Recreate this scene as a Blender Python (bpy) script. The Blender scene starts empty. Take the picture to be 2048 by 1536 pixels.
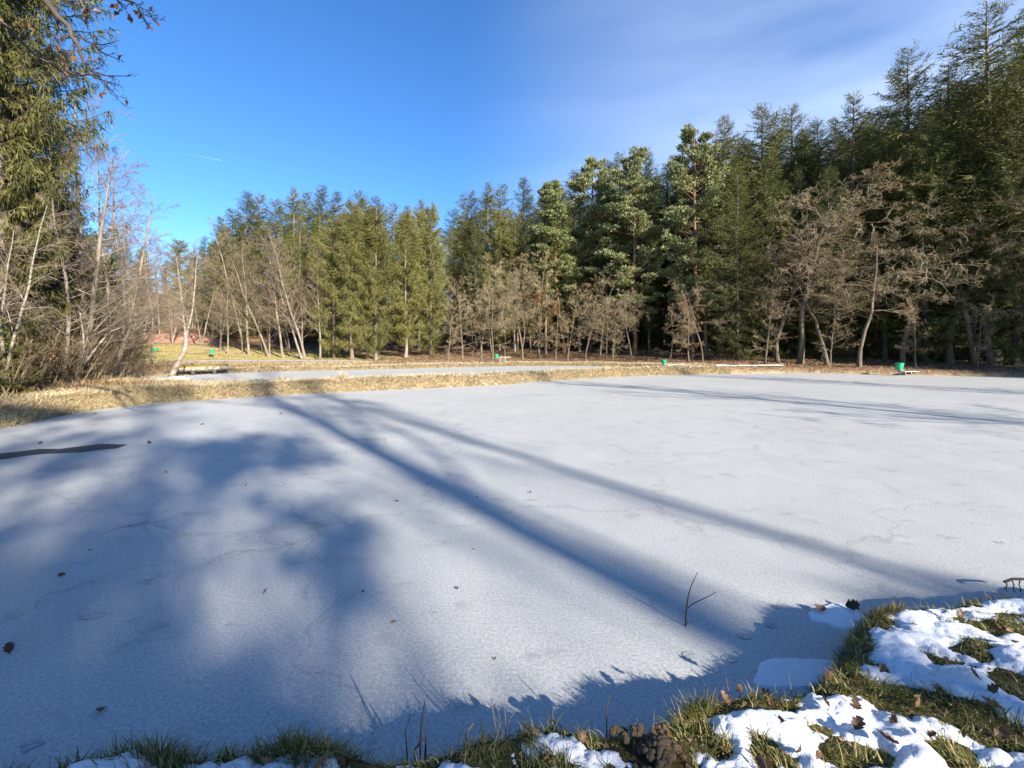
import bpy, math
import numpy as np
R = math.radians

# ------------------------------------------------------------------ camera, sky, sun, exposure
SC = bpy.context.scene
COL = SC.collection
F = 890.0          # focal length in pixels of the 2048 px wide photograph
HOR = 690.0        # pixel row of the horizon
CAMZ = 2.0
cd = bpy.data.cameras.new('camera'); cam = bpy.data.objects.new('camera', cd); COL.objects.link(cam)
cam.location = (0, 0, CAMZ); cam.rotation_euler = (R(90), 0, 0)
cd.sensor_width = 36.0; cd.lens = F / 2048 * 36.0; cd.shift_y = -(768 - HOR) / 2048
cd.clip_start = 0.05; cd.clip_end = 20000
SC.camera = cam

SUN_AZ = 141.0     # clockwise from +Y: the sun stands behind the camera, to its right
SUN_EL = 24.0
world = bpy.data.worlds.new('World'); SC.world = world; world.use_nodes = True
wn = world.node_tree
sky = wn.nodes.new('ShaderNodeTexSky'); sky.sky_type = 'NISHITA'; sky.sun_disc = False
sky.sun_elevation = R(SUN_EL); sky.sun_rotation = R(SUN_AZ)
sky.altitude = 500; sky.air_density = 1.0; sky.dust_density = 0.35; sky.ozone_density = 2.2
hsv = wn.nodes.new('ShaderNodeHueSaturation'); hsv.inputs['Saturation'].default_value = 1.1
wb = wn.nodes.new('ShaderNodeMixRGB'); wb.blend_type = 'MULTIPLY'; wb.inputs[0].default_value = 1.0; wb.inputs[2].default_value = (0.86, 1.10, 1.42, 1)
wn.links.new(sky.outputs[0], wb.inputs[1]); wn.links.new(wb.outputs[0], hsv.inputs['Color'])
# thin cirrus veil drifting over the sky
tc = wn.nodes.new('ShaderNodeTexCoord'); mp = wn.nodes.new('ShaderNodeMapping')
mp.inputs['Scale'].default_value = (0.7, 1.6, 5.0); mp.inputs['Rotation'].default_value = (R(8), R(-24), R(20))
wn.links.new(tc.outputs['Generated'], mp.inputs['Vector'])
n1 = wn.nodes.new('ShaderNodeTexNoise'); n1.inputs['Scale'].default_value = 1.6; n1.inputs['Detail'].default_value = 4; n1.inputs['Distortion'].default_value = 0.2
wn.links.new(mp.outputs[0], n1.inputs['Vector'])
n2 = wn.nodes.new('ShaderNodeVectorMath'); n2.operation = 'DOT_PRODUCT'; n2.inputs[1].default_value = (0.78, 0.60, 0.19)   # the veil lies towards the right of the view
wn.links.new(tc.outputs['Generated'], n2.inputs[0])
r1 = wn.nodes.new('ShaderNodeMapRange'); r1.inputs[1].default_value = 0.10; r1.inputs[2].default_value = 0.85
r2 = wn.nodes.new('ShaderNodeMapRange'); r2.inputs[1].default_value = 0.50; r2.inputs[2].default_value = 1.05; r2.interpolation_type = 'SMOOTHSTEP'
wn.links.new(n1.outputs['Fac'], r1.inputs[0]); wn.links.new(n2.outputs['Value'], r2.inputs[0])
mu = wn.nodes.new('ShaderNodeMath'); mu.operation = 'MULTIPLY'; wn.links.new(r1.outputs[0], mu.inputs[0]); wn.links.new(r2.outputs[0], mu.inputs[1])
mu2 = wn.nodes.new('ShaderNodeMath'); mu2.operation = 'MULTIPLY'; mu2.inputs[1].default_value = 0.62; wn.links.new(mu.outputs[0], mu2.inputs[0])
mx = wn.nodes.new('ShaderNodeMixRGB'); mx.inputs[2].default_value = (7.6, 8.5, 9.8, 1)
wn.links.new(mu2.outputs[0], mx.inputs[0]); wn.links.new(hsv.outputs[0], mx.inputs[1])
bg = wn.nodes['Background']; bg.inputs['Strength'].default_value = 0.070
wn.links.new(mx.outputs[0], bg.inputs['Color'])

sd = bpy.data.lights.new('sun', 'SUN'); sd.energy = 5.0; sd.angle = R(0.53); sd.color = (1.0, 0.925, 0.80)
sun = bpy.data.objects.new('sun', sd); COL.objects.link(sun)
sun.location = (30, -40, 40); sun.rotation_euler = (R(90 - SUN_EL), 0, R(180 - SUN_AZ))
SX, SY = math.sin(R(SUN_AZ)), math.cos(R(SUN_AZ))

vs = SC.view_settings
vs.view_transform = 'Standard'; vs.look = 'None'; vs.gamma = 1.0; vs.exposure = 1.42
try: vs.use_curve_mapping = False
except Exception: pass
SC.render.engine = 'CYCLES'
SC.cycles.max_bounces = 6; SC.cycles.diffuse_bounces = 3; SC.cycles.glossy_bounces = 2; SC.cycles.transmission_bounces = 2
SC.cycles.use_denoising = True

# ------------------------------------------------------------------ helpers
RNG = np.random.default_rng(11)
UP = np.array([0., 0., 1.])

def nrm(v):
    return v / np.maximum(np.linalg.norm(v, axis=-1, keepdims=True), 1e-9)

def hash2(ix, iy, seed):
    h = (ix.astype(np.int64) * 374761393 + iy.astype(np.int64) * 668265263 + seed * 974634777) & 0x7fffffff
    h = ((h ^ (h >> 13)) * 1274126177) & 0x7fffffff
    return ((h ^ (h >> 16)) & 0xffff) / 65535.0

def vnoise(x, y, seed=0):
    x = np.asarray(x, float); y = np.asarray(y, float)
    ix = np.floor(x); iy = np.floor(y); fx = x - ix; fy = y - iy
    fx = fx * fx * (3 - 2 * fx); fy = fy * fy * (3 - 2 * fy)
    a = hash2(ix, iy, seed); b = hash2(ix + 1, iy, seed); c = hash2(ix, iy + 1, seed); d = hash2(ix + 1, iy + 1, seed)
    return (a * (1 - fx) + b * fx) * (1 - fy) + (c * (1 - fx) + d * fx) * fy

def fbm(x, y, seed=0, octv=4):
    s = 0; a = 0.5; t = 0
    for o in range(octv):
        s = s + a * vnoise(x * 2 ** o + 17.3 * o, y * 2 ** o - 9.1 * o, seed + o); t += a; a *= 0.5
    return s / t

def sstep(a, b, x):
    t = np.clip((x - a) / (b - a), 0, 1); return t * t * (3 - 2 * t)

def make_mesh(name, V, T=None, Q=None, mat=None, smooth=True, col=None):
    V = np.asarray(V, np.float32).reshape(-1, 3)
    T = np.zeros((0, 3), np.int32) if T is None else np.asarray(T, np.int32).reshape(-1, 3)
    Q = np.zeros((0, 4), np.int32) if Q is None else np.asarray(Q, np.int32).reshape(-1, 4)
    me = bpy.data.meshes.new(name)
    me.vertices.add(len(V)); me.vertices.foreach_set('co', V.ravel())
    loops = np.concatenate([T.ravel(), Q.ravel()]).astype(np.int32)
    me.loops.add(len(loops)); me.loops.foreach_set('vertex_index', loops)
    nt, nq = len(T), len(Q)
    st = np.concatenate([np.arange(nt) * 3, nt * 3 + np.arange(nq) * 4]).astype(np.int32)
    me.polygons.add(nt + nq); me.polygons.foreach_set('loop_start', st)
    me.polygons.foreach_set('use_smooth', np.full(nt + nq, bool(smooth)))
    me.update(calc_edges=True)
    if col is not None:
        a = me.color_attributes.new('tint', 'FLOAT_COLOR', 'POINT')
        a.data.foreach_set('color', np.asarray(col, np.float32).ravel())
    if mat is not None: me.materials.append(mat)
    return me

class MB:                                   # collects shapes into one mesh
    def __init__(s): s.V = []; s.T = []; s.Q = []; s.n = 0
    def add(s, V, T=None, Q=None):
        V = np.asarray(V, float).reshape(-1, 3)
        if T is not None and len(T): s.T.append(np.asarray(T).reshape(-1, 3) + s.n)
        if Q is not None and len(Q): s.Q.append(np.asarray(Q).reshape(-1, 4) + s.n)
        s.V.append(V); s.n += len(V); return s
    def mesh(s, name, mat, smooth=True):
        return make_mesh(name, np.concatenate(s.V), np.concatenate(s.T) if s.T else None, np.concatenate(s.Q) if s.Q else None, mat, smooth)

def tubes(P, Rd, S=5, cap=True):
    """P (N,K,3) polylines, Rd (N,K) radii -> verts, quads, tris"""
    P = np.asarray(P, float); Rd = np.asarray(Rd, float); N, K, _ = P.shape
    tg = np.gradient(P, axis=1); tg = nrm(tg)
    main = nrm(P[:, -1] - P[:, 0])
    ref = np.where(np.abs(main[:, 2:3]) > 0.8, np.array([[1., 0, 0]]), np.array([[0, 0, 1.]]))[:, None, :]
    a = nrm(np.cross(tg, np.broadcast_to(ref, tg.shape))); b = np.cross(tg, a)
    th = np.arange(S) / S * 2 * np.pi
    ring = P[:, :, None, :] + Rd[:, :, None, None] * (np.cos(th)[None, None, :, None] * a[:, :, None, :] + np.sin(th)[None, None, :, None] * b[:, :, None, :])
    V = ring.reshape(-1, 3)
    base = (np.arange(N) * K * S)[:, None, None]; k = (np.arange(K - 1) * S)[None, :, None]; j = np.arange(S if S > 2 else 1)[None, None, :]; j2 = (j + 1) % S
    q = np.stack([base + k + j, base + k + j2, base + k + S + j2, base + k + S + j], -1).reshape(-1, 4)
    t = None
    if cap and S >= 3:
        e = (np.arange(N) * K * S + (K - 1) * S)[:, None]
        i = np.arange(1, S - 1)[None, :]
        t = np.stack([e + 0 * i, e + i, e + i + 1], -1).reshape(-1, 3)
    return V, q, t

def kites(P, D, L, W, rng, fold=0.25, nrmv=None):
    """flat leaf/needle sprays: base, two shoulders, tip; two triangles folded along the midrib"""
    N = len(P); D = nrm(D)
    rv = rng.normal(size=(N, 3)) if nrmv is None else nrmv
    side = nrm(np.cross(D, rv)); up = np.cross(side, D)
    L = np.asarray(L)[:, None]; W = np.asarray(W)[:, None]
    m = P + D * L * 0.45
    V = np.stack([P, m + side * W - up * W * fold, P + D * L, m - side * W - up * W * fold], 1).reshape(-1, 3)
    b = np.arange(N)[:, None] * 4
    T = np.concatenate([b + np.array([[0, 1, 2]]), b + np.array([[0, 2, 3]])], 1).reshape(-1, 3)
    return V, T

def blades(P, az, H, W, lean, rng, segs=3, curl=1.0):
    """grass blades: curved tapering strips"""
    N = len(P); hd = np.stack([np.cos(az), np.sin(az), np.zeros(N)], -1)
    sdv = np.stack([-np.sin(az), np.cos(az), np.zeros(N)], -1)
    tw = rng.uniform(-0.9, 0.9, N)[:, None]; sdv = nrm(sdv * np.cos(tw) + hd * np.sin(tw))
    V = []
    for k in range(segs + 1):
        t = k / segs
        ang = lean * (0.25 + curl * t)
        ct = P + hd * (H * t * np.sin(ang))[:, None] + UP * (H * t * np.cos(ang))[:, None]
        w = (W * (1 - t) ** 0.7)[:, None]
        if k < segs: V += [ct - sdv * w, ct + sdv * w]
        else: V += [ct]
    V = np.stack(V, 1); nv = V.shape[1]
    b = np.arange(N)[:, None] * nv
    Q = np.concatenate([b + np.array([[2 * k, 2 * k + 1, 2 * k + 3, 2 * k + 2]]) for k in range(segs - 1)], 1).reshape(-1, 4) if segs > 1 else None
    T = (b + np.array([[2 * segs - 2, 2 * segs - 1, 2 * segs]])).reshape(-1, 3)
    return V.reshape(-1, 3), T, Q

def tag(o, label=None, cat=None, group=None, kind=None):
    if label: o['label'] = label
    if cat: o['category'] = cat
    if group: o['group'] = group
    if kind: o['kind'] = kind
    return o

def obj(name, me, parent=None, loc=None, rot=None, scale=None):
    o = bpy.data.objects.new(name, me); COL.objects.link(o)
    if parent is not None: o.parent = parent
    if loc is not None: o.location = loc
    if rot is not None: o.rotation_euler = rot
    if scale is not None: o.scale = scale if hasattr(scale, '__len__') else (scale,) * 3
    return o

def empty(name, loc, rot=(0, 0, 0), scale=(1, 1, 1)):
    o = obj(name, None, None, loc, rot, scale); o.empty_display_size = 0.2; return o

def box_v(x0, x1, y0, y1, z0, z1):
    V = np.array([(x, y, z) for z in (z0, z1) for y in (y0, y1) for x in (x0, x1)], float)
    Q = [(0, 2, 3, 1), (4, 5, 7, 6), (0, 1, 5, 4), (2, 6, 7, 3), (0, 4, 6, 2), (1, 3, 7, 5)]
    return V, Q

def gp(px, py, z=0.0):
    """the point on the level z that the photograph shows at a pixel"""
    Y = (CAMZ - z) * F / (py - HOR); return np.array([(px - 1024) / F * Y, Y, z])

# ------------------------------------------------------------------ materials
def new_mat(name):
    m = bpy.data.materials.new(name); m.use_nodes = True
    nt = m.node_tree; return m, nt, nt.nodes['Principled BSDF'], nt.nodes['Material Output']

def ramp(nt, fac, stops):
    r = nt.nodes.new('ShaderNodeValToRGB'); e = r.color_ramp.elements
    while len(e) > 1: e.remove(e[-1])
    for i, (p, c) in enumerate(stops):
        x = e[0] if i == 0 else e.new(p)
        x.position = p; x.color = (*c, 1)
    nt.links.new(fac, r.inputs[0]); return r.outputs[0]

def noise(nt, scale, detail=3, coord='Object', rough=0.55, mscale=None):
    t = nt.nodes.new('ShaderNodeTexCoord'); n = nt.nodes.new('ShaderNodeTexNoise')
    n.inputs['Scale'].default_value = scale; n.inputs['Detail'].default_value = detail; n.inputs['Roughness'].default_value = rough
    src = t.outputs[coord]
    if mscale:
        mpp = nt.nodes.new('ShaderNodeMapping'); mpp.inputs['Scale'].default_value = mscale
        nt.links.new(src, mpp.inputs['Vector']); src = mpp.outputs[0]
    nt.links.new(src, n.inputs['Vector']); return n.outputs['Fac']

def mix(nt, fac, a, b, mode='MIX'):
    m = nt.nodes.new('ShaderNodeMixRGB'); m.blend_type = mode
    for i, s in ((0, fac), (1, a), (2, b)):
        if isinstance(s, (int, float)): m.inputs[i].default_value = s
        elif isinstance(s, tuple): m.inputs[i].default_value = (*s, 1)
        else: nt.links.new(s, m.inputs[i])
    return m.outputs[0]

def bump(nt, bs, h, strength=0.5, dist=0.02):
    b = nt.nodes.new('ShaderNodeBump'); b.inputs['Strength'].default_value = strength; b.inputs['Distance'].default_value = dist
    nt.links.new(h, b.inputs['Height']); nt.links.new(b.outputs[0], bs.inputs['Normal'])

def foliage_mat(name, stops, trans=0.25, objvar=0.35, hue=(0.9, 1.0, 0.75), rough=0.6):
    """per-leaf colour from a ramp, each tree slightly its own tone, light shining through"""
    m, nt, bs, out = new_mat(name)
    g = nt.nodes.new('ShaderNodeNewGeometry'); oi = nt.nodes.new('ShaderNodeObjectInfo')
    c = ramp(nt, g.outputs['Random Per Island'], stops)
    ov = ramp(nt, oi.outputs['Random'], [(0, (1 - objvar,) * 3), (0.5, hue), (1, (1, 1, 1))])
    c = mix(nt, 1.0, c, ov, 'MULTIPLY')
    nt.links.new(c, bs.inputs['Base Color']); bs.inputs['Roughness'].default_value = rough
    bs.inputs['Specular IOR Level'].default_value = 0.25
    tr = nt.nodes.new('ShaderNodeBsdfTranslucent'); nt.links.new(c, tr.inputs['Color'])
    ms = nt.nodes.new('ShaderNodeMixShader'); ms.inputs[0].default_value = trans
    nt.links.new(bs.outputs[0], ms.inputs[1]); nt.links.new(tr.outputs[0], ms.inputs[2]); nt.links.new(ms.outputs[0], out.inputs[0])
    return m

def bark_mat(name, stops, scale=3.0, ms=(1, 1, 0.25), bstr=0.6, objvar=0.25):
    m, nt, bs, out = new_mat(name)
    f = noise(nt, scale, 5, mscale=ms)
    c = ramp(nt, f, stops)
    oi = nt.nodes.new('ShaderNodeObjectInfo')
    c = mix(nt, 1.0, c, ramp(nt, oi.outputs['Random'], [(0, (1 - objvar,) * 3), (1, (1, 1, 1))]), 'MULTIPLY')
    nt.links.new(c, bs.inputs['Base Color']); bs.inputs['Roughness'].default_value = 0.85
    bs.inputs['Specular IOR Level'].default_value = 0.2
    bump(nt, bs, noise(nt, scale * 4, 4, mscale=ms), bstr, 0.03)
    return m

M = {}
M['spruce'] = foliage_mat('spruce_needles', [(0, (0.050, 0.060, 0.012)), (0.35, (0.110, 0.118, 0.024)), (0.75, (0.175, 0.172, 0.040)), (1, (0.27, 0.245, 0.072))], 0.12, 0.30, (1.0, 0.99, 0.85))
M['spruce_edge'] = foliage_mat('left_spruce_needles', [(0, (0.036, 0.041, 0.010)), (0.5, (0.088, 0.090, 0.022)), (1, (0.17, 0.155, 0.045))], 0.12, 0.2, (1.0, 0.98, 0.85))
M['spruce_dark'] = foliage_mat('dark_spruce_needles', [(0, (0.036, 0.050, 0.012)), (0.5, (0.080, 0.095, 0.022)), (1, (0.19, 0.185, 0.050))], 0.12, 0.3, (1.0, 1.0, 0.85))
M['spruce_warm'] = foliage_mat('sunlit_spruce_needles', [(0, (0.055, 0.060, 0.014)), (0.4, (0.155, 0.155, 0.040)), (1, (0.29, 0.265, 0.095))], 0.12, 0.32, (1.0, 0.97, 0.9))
M['pine'] = foliage_mat('pine_needles', [(0, (0.09, 0.105, 0.040)), (0.5, (0.19, 0.205, 0.082)), (1, (0.33, 0.335, 0.15))], 0.12, 0.15, (0.95, 1.0, 0.9))
M['brown_leaf'] = foliage_mat('withered_leaves', [(0, (0.12, 0.055, 0.022)), (0.5, (0.24, 0.12, 0.05)), (1, (0.36, 0.21, 0.10))], 0.3, 0.15, (1, 0.95, 0.9))
M['litter'] = foliage_mat('leaf_litter', [(0, (0.08, 0.040, 0.020)), (0.45, (0.22, 0.115, 0.06)), (0.8, (0.36, 0.22, 0.125)), (1, (0.52, 0.38, 0.24))], 0.1, 0.0, (1, 1, 1))
M['dry_grass'] = foliage_mat('dry_grass', [(0, (0.22, 0.15, 0.07)), (0.25, (0.44, 0.335, 0.18)), (0.6, (0.66, 0.54, 0.34)), (0.9, (0.78, 0.68, 0.48)), (1, (0.34, 0.29, 0.10))], 0.25, 0.0, (1, 1, 1))
M['mound_grass'] = foliage_mat('short_green_grass', [(0, (0.20, 0.17, 0.045)), (0.5, (0.38, 0.31, 0.11)), (1, (0.54, 0.44, 0.21))], 0.25, 0.0, (1, 1, 1))
M['green_grass'] = foliage_mat('near_grass', [(0, (0.045, 0.050, 0.008)), (0.3, (0.095, 0.110, 0.016)), (0.55, (0.16, 0.165, 0.03)), (0.72, (0.26, 0.215, 0.075)), (1, (0.48, 0.37, 0.19))], 0.3, 0.0, (1, 1, 1), 0.45)
M['straw'] = foliage_mat('dead_stalks', [(0, (0.30, 0.22, 0.12)), (1, (0.60, 0.48, 0.30))], 0.15, 0.3, (1, 0.95, 0.9))
M['rush'] = foliage_mat('cut_rush', [(0, (0.035, 0.024, 0.014)), (1, (0.10, 0.07, 0.04))], 0.0, 0.3, (1, 0.95, 0.9))
M['bramble'] = foliage_mat('withered_undergrowth', [(0, (0.14, 0.08, 0.04)), (0.5, (0.30, 0.19, 0.10)), (1, (0.48, 0.35, 0.20))], 0.15, 0.0, (1, 1, 1))
M['bark_spruce'] = bark_mat('spruce_bark', [(0.25, (0.12, 0.085, 0.06)), (0.55, (0.27, 0.215, 0.17)), (0.8, (0.40, 0.34, 0.28))])
M['bark_dark'] = bark_mat('dark_bark', [(0.25, (0.05, 0.038, 0.028)), (0.55, (0.12, 0.095, 0.075)), (0.8, (0.2, 0.17, 0.14))])
M['bark_pine'] = bark_mat('pine_bark', [(0.25, (0.12, 0.065, 0.035)), (0.55, (0.26, 0.16, 0.09)), (0.8, (0.36, 0.24, 0.15))])
M['bark_alder'] = bark_mat('alder_bark', [(0.25, (0.12, 0.095, 0.07)), (0.5, (0.26, 0.21, 0.16)), (0.8, (0.38, 0.33, 0.265))], 2.5)
M['bark_birch'] = bark_mat('birch_bark', [(0.30, (0.06, 0.045, 0.03)), (0.42, (0.24, 0.195, 0.15)), (0.7, (0.44, 0.385, 0.315))], 4.0, (0.5, 0.5, 2.2), 0.3)
M['bark_oak'] = bark_mat('oak_bark', [(0.25, (0.08, 0.06, 0.04)), (0.55, (0.17, 0.135, 0.095)), (0.8, (0.27, 0.23, 0.165))])
M['twig_alder'] = bark_mat('alder_twigs', [(0.3, (0.18, 0.13, 0.075)), (0.6, (0.29, 0.225, 0.135)), (0.8, (0.38, 0.31, 0.20))], 0.8, (1, 1, 1), 0.1)
M['twig_purple'] = bark_mat('purplish_twigs', [(0.3, (0.17, 0.12, 0.085)), (0.6, (0.29, 0.22, 0.16)), (0.8, (0.40, 0.32, 0.24))], 0.8, (1, 1, 1), 0.1)
M['twig_oak'] = bark_mat('oak_twigs', [(0.3, (0.27, 0.205, 0.12)), (0.6, (0.43, 0.345, 0.21)), (0.8, (0.55, 0.46, 0.31))], 0.8, (1, 1, 1), 0.1)
M['twig_shrub'] = bark_mat('shrub_twigs', [(0.3, (0.09, 0.062, 0.036)), (0.6, (0.17, 0.125, 0.075)), (0.8, (0.27, 0.21, 0.13))], 0.8, (1, 1, 1), 0.1)
M['bark_shrub'] = bark_mat('shrub_bark', [(0.3, (0.12, 0.09, 0.055)), (0.6, (0.22, 0.17, 0.115)), (0.8, (0.34, 0.28, 0.2))])
M['twig_dark'] = bark_mat('dark_twigs', [(0.3, (0.035, 0.025, 0.02)), (0.7, (0.10, 0.075, 0.06))], 0.8, (1, 1, 1), 0.1)

def simple_mat(name, c0, c1, scale=8, rough=0.6, bstr=0.2, spec=0.3, bscale=None, bd=0.01):
    m, nt, bs, out = new_mat(name)
    c = ramp(nt, noise(nt, scale, 5), [(0.3, c0), (0.7, c1)])
    nt.links.new(c, bs.inputs['Base Color']); bs.inputs['Roughness'].default_value = rough; bs.inputs['Specular IOR Level'].default_value = spec
    if bstr: bump(nt, bs, noise(nt, bscale or scale * 3, 4), bstr, bd)
    return m
M['bucket'] = simple_mat('green_plastic', (0.010, 0.30, 0.15), (0.020, 0.42, 0.22), 5, 0.45, 0.05, 0.4)
M['plank'] = simple_mat('weathered_plank', (0.30, 0.27, 0.23), (0.52, 0.48, 0.42), 9, 0.8)
M['post'] = simple_mat('grey_post', (0.33, 0.31, 0.28), (0.55, 0.52, 0.48), 9, 0.8)
M['steel'] = simple_mat('dark_steel', (0.05, 0.05, 0.05), (0.12, 0.11, 0.10), 9, 0.6)
M['stone'] = simple_mat('pale_block', (0.22, 0.20, 0.17), (0.72, 0.70, 0.66), 7, 0.9, 0.6)
M['moss_log'] = None
M['soil'] = simple_mat('crumbly_soil', (0.05, 0.032, 0.018), (0.20, 0.135, 0.080), 22, 0.95, 0.7)
M['pipe'] = simple_mat('pale_hose', (0.55, 0.54, 0.50), (0.75, 0.74, 0.70), 6, 0.6, 0.1)
M['roof'] = simple_mat('red_earth', (0.30, 0.14, 0.085), (0.46, 0.25, 0.16), 1.5, 0.9, 0.4)
M['cloud'] = simple_mat('vapour', (0.85, 0.85, 0.85), (0.9, 0.9, 0.9), 1, 1.0, 0, 0); M['cloud'].node_tree.nodes['Principled BSDF'].inputs['Alpha'].default_value = 0.25

def moss_mat():
    m, nt, bs, out = new_mat('mossy_wood')
    g = nt.nodes.new('ShaderNodeNewGeometry'); sx = nt.nodes.new('ShaderNodeSeparateXYZ'); nt.links.new(g.outputs['Normal'], sx.inputs[0])
    nz = noise(nt, 6, 4)
    ad = nt.nodes.new('ShaderNodeMath'); ad.operation = 'ADD'; nt.links.new(sx.outputs['Z'], ad.inputs[0]); nt.links.new(nz, ad.inputs[1])
    mr = nt.nodes.new('ShaderNodeMapRange'); mr.inputs[1].default_value = 0.75; mr.inputs[2].default_value = 0.95; nt.links.new(ad.outputs[0], mr.inputs[0])
    wood = ramp(nt, noise(nt, 5, 5), [(0.35, (0.13, 0.10, 0.07)), (0.6, (0.34, 0.31, 0.26)), (0.72, (0.62, 0.60, 0.55))])
    moss = ramp(nt, noise(nt, 9, 3), [(0.3, (0.10, 0.075, 0.010)), (0.7, (0.22, 0.165, 0.022))])
    nt.links.new(mix(nt, mr.outputs[0], wood, moss), bs.inputs['Base Color']); bs.inputs['Roughness'].default_value = 0.9
    bump(nt, bs, noise(nt, 20, 4), 0.6, 0.03); return m
M['moss_log'] = moss_mat()

def ground_mat():
    m, nt, bs, out = new_mat('ground')
    at = nt.nodes.new('ShaderNodeVertexColor'); at.layer_name = 'tint'
    sp = nt.nodes.new('ShaderNodeSeparateColor'); nt.links.new(at.outputs[0], sp.inputs[0])
    soil = ramp(nt, noise(nt, 6, 6), [(0.3, (0.030, 0.022, 0.011)), (0.5, (0.075, 0.058, 0.024)), (0.65, (0.12, 0.105, 0.035)), (0.78, (0.22, 0.16, 0.08))])
    tan = ramp(nt, noise(nt, 3.5, 8, rough=0.7), [(0.3, (0.15, 0.10, 0.055)), (0.5, (0.31, 0.235, 0.135)), (0.7, (0.46, 0.37, 0.23))])
    grn = ramp(nt, noise(nt, 1.2, 8, rough=0.7), [(0.3, (0.20, 0.155, 0.055)), (0.5, (0.36, 0.29, 0.115)), (0.7, (0.50, 0.41, 0.20))])
    lit = ramp(nt, noise(nt, 4.0, 9, rough=0.75), [(0.3, (0.085, 0.042, 0.024)), (0.5, (0.19, 0.118, 0.070)), (0.68, (0.33, 0.215, 0.135))])
    c = mix(nt, sp.outputs['Red'], soil, tan); c = mix(nt, sp.outputs['Green'], c, grn); c = mix(nt, sp.outputs['Blue'], c, lit)
    nt.links.new(c, bs.inputs['Base Color']); bs.inputs['Roughness'].default_value = 0.95; bs.inputs['Specular IOR Level'].default_value = 0.1
    bump(nt, bs, noise(nt, 14, 6, rough=0.7), 0.8, 0.05); return m
M['ground'] = ground_mat()

def ice_mat(name, a, b, speck=0.38, rough=0.42):
    m, nt, bs, out = new_mat(name)
    big = noise(nt, 0.35, 5, rough=0.6); mid = noise(nt, 2.3, 6, rough=0.65, mscale=(1.0, 0.7, 1))
    c = ramp(nt, big, [(0.3, a), (0.7, b)])
    c = mix(nt, 0.45, c, ramp(nt, mid, [(0.3, a), (0.7, b)]))
    fine = noise(nt, 48, 4, rough=0.85)
    c = mix(nt, speck, c, ramp(nt, fine, [(0.34, tuple(x * 0.55 for x in a)), (0.5, b), (0.68, (0.80, 0.81, 0.83))]))
    # dark clear blotches where the frost has melted
    spot = nt.nodes.new('ShaderNodeMapRange'); spot.inputs[1].default_value = 0.60; spot.inputs[2].default_value = 0.82
    nt.links.new(noise(nt, 1.7, 4, rough=0.6, mscale=(1, 1.6, 1)), spot.inputs[0])
    c = mix(nt, spot.outputs[0], c, tuple(x * 0.70 for x in a))
    # old healed cracks
    tcv = nt.nodes.new('ShaderNodeTexCoord'); vo = nt.nodes.new('ShaderNodeTexVoronoi'); vo.feature = 'DISTANCE_TO_EDGE'; vo.inputs['Scale'].default_value = 0.28
    dn = nt.nodes.new('ShaderNodeTexNoise'); dn.inputs['Scale'].default_value = 1.3; dn.inputs['Detail'].default_value = 5; nt.links.new(tcv.outputs['Object'], dn.inputs['Vector'])
    va = nt.nodes.new('ShaderNodeVectorMath'); va.operation = 'MULTIPLY_ADD'; va.inputs[1].default_value = (1.6, 1.6, 0); nt.links.new(dn.outputs['Color'], va.inputs[0]); nt.links.new(tcv.outputs['Object'], va.inputs[2]); nt.links.new(va.outputs[0], vo.inputs['Vector'])
    cr_ = nt.nodes.new('ShaderNodeMapRange'); cr_.inputs[1].default_value = 0.0; cr_.inputs[2].default_value = 0.009; cr_.inputs[3].default_value = 0.30; cr_.inputs[4].default_value = 0.0; nt.links.new(vo.outputs['Distance'], cr_.inputs[0])
    c = mix(nt, cr_.outputs[0], c, tuple(x * 0.45 for x in a))
    nt.links.new(c, bs.inputs['Base Color'])
    rr = nt.nodes.new('ShaderNodeMapRange'); rr.inputs[3].default_value = rough - 0.08; rr.inputs[4].default_value = rough + 0.15; nt.links.new(mid, rr.inputs[0])
    nt.links.new(rr.outputs[0], bs.inputs['Roughness']); bs.inputs['Specular IOR Level'].default_value = 0.35
    bs.inputs['Sheen Weight'].default_value = 0.09; bs.inputs['Sheen Roughness'].default_value = 0.55
    bump(nt, bs, fine, 0.4, 0.006); return m
M['ice'] = ice_mat('frosted_ice', (0.235, 0.238, 0.232), (0.395, 0.395, 0.38))
M['ice_dark'] = ice_mat('clear_ice', (0.16, 0.19, 0.22), (0.30, 0.335, 0.37), 0.3, 0.3)
M['ice_print'] = ice_mat('pressed_ice', (0.20, 0.205, 0.215), (0.31, 0.315, 0.325), 0.4)

def water_mat():
    m, nt, bs, out = new_mat('melt_water')
    nt.links.new(ramp(nt, noise(nt, 3, 3), [(0.3, (0.035, 0.042, 0.05)), (0.7, (0.06, 0.07, 0.08))]), bs.inputs['Base Color'])
    bs.inputs['Roughness'].default_value = 0.5; bs.inputs['Specular IOR Level'].default_value = 0.12
    return m
M['water'] = water_mat()

def snow_mat():
    m, nt, bs, out = new_mat('snow')
    nt.links.new(ramp(nt, noise(nt, 5, 4), [(0.3, (0.78, 0.80, 0.83)), (0.7, (0.88, 0.88, 0.89))]), bs.inputs['Base Color'])
    bs.inputs['Roughness'].default_value = 0.55; bs.inputs['Specular IOR Level'].default_value = 0.35
    bs.inputs['Subsurface Weight'].default_value = 0.25; bs.inputs['Subsurface Radius'].default_value = (0.02, 0.025, 0.03)
    bs.inputs['Subsurface Scale'].default_value = 0.5
    bump(nt, bs, noise(nt, 55, 6, rough=0.8), 0.9, 0.018); return m
M['snow'] = snow_mat()

# ------------------------------------------------------------------ terrain
def chaikin(P, it=2):
    P = np.asarray(P, float)
    for _ in range(it):
        N = np.roll(P, -1, 0); P = np.stack([0.75 * P + 0.25 * N, 0.25 * P + 0.75 * N], 1).reshape(-1, 2)
    return P

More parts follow.
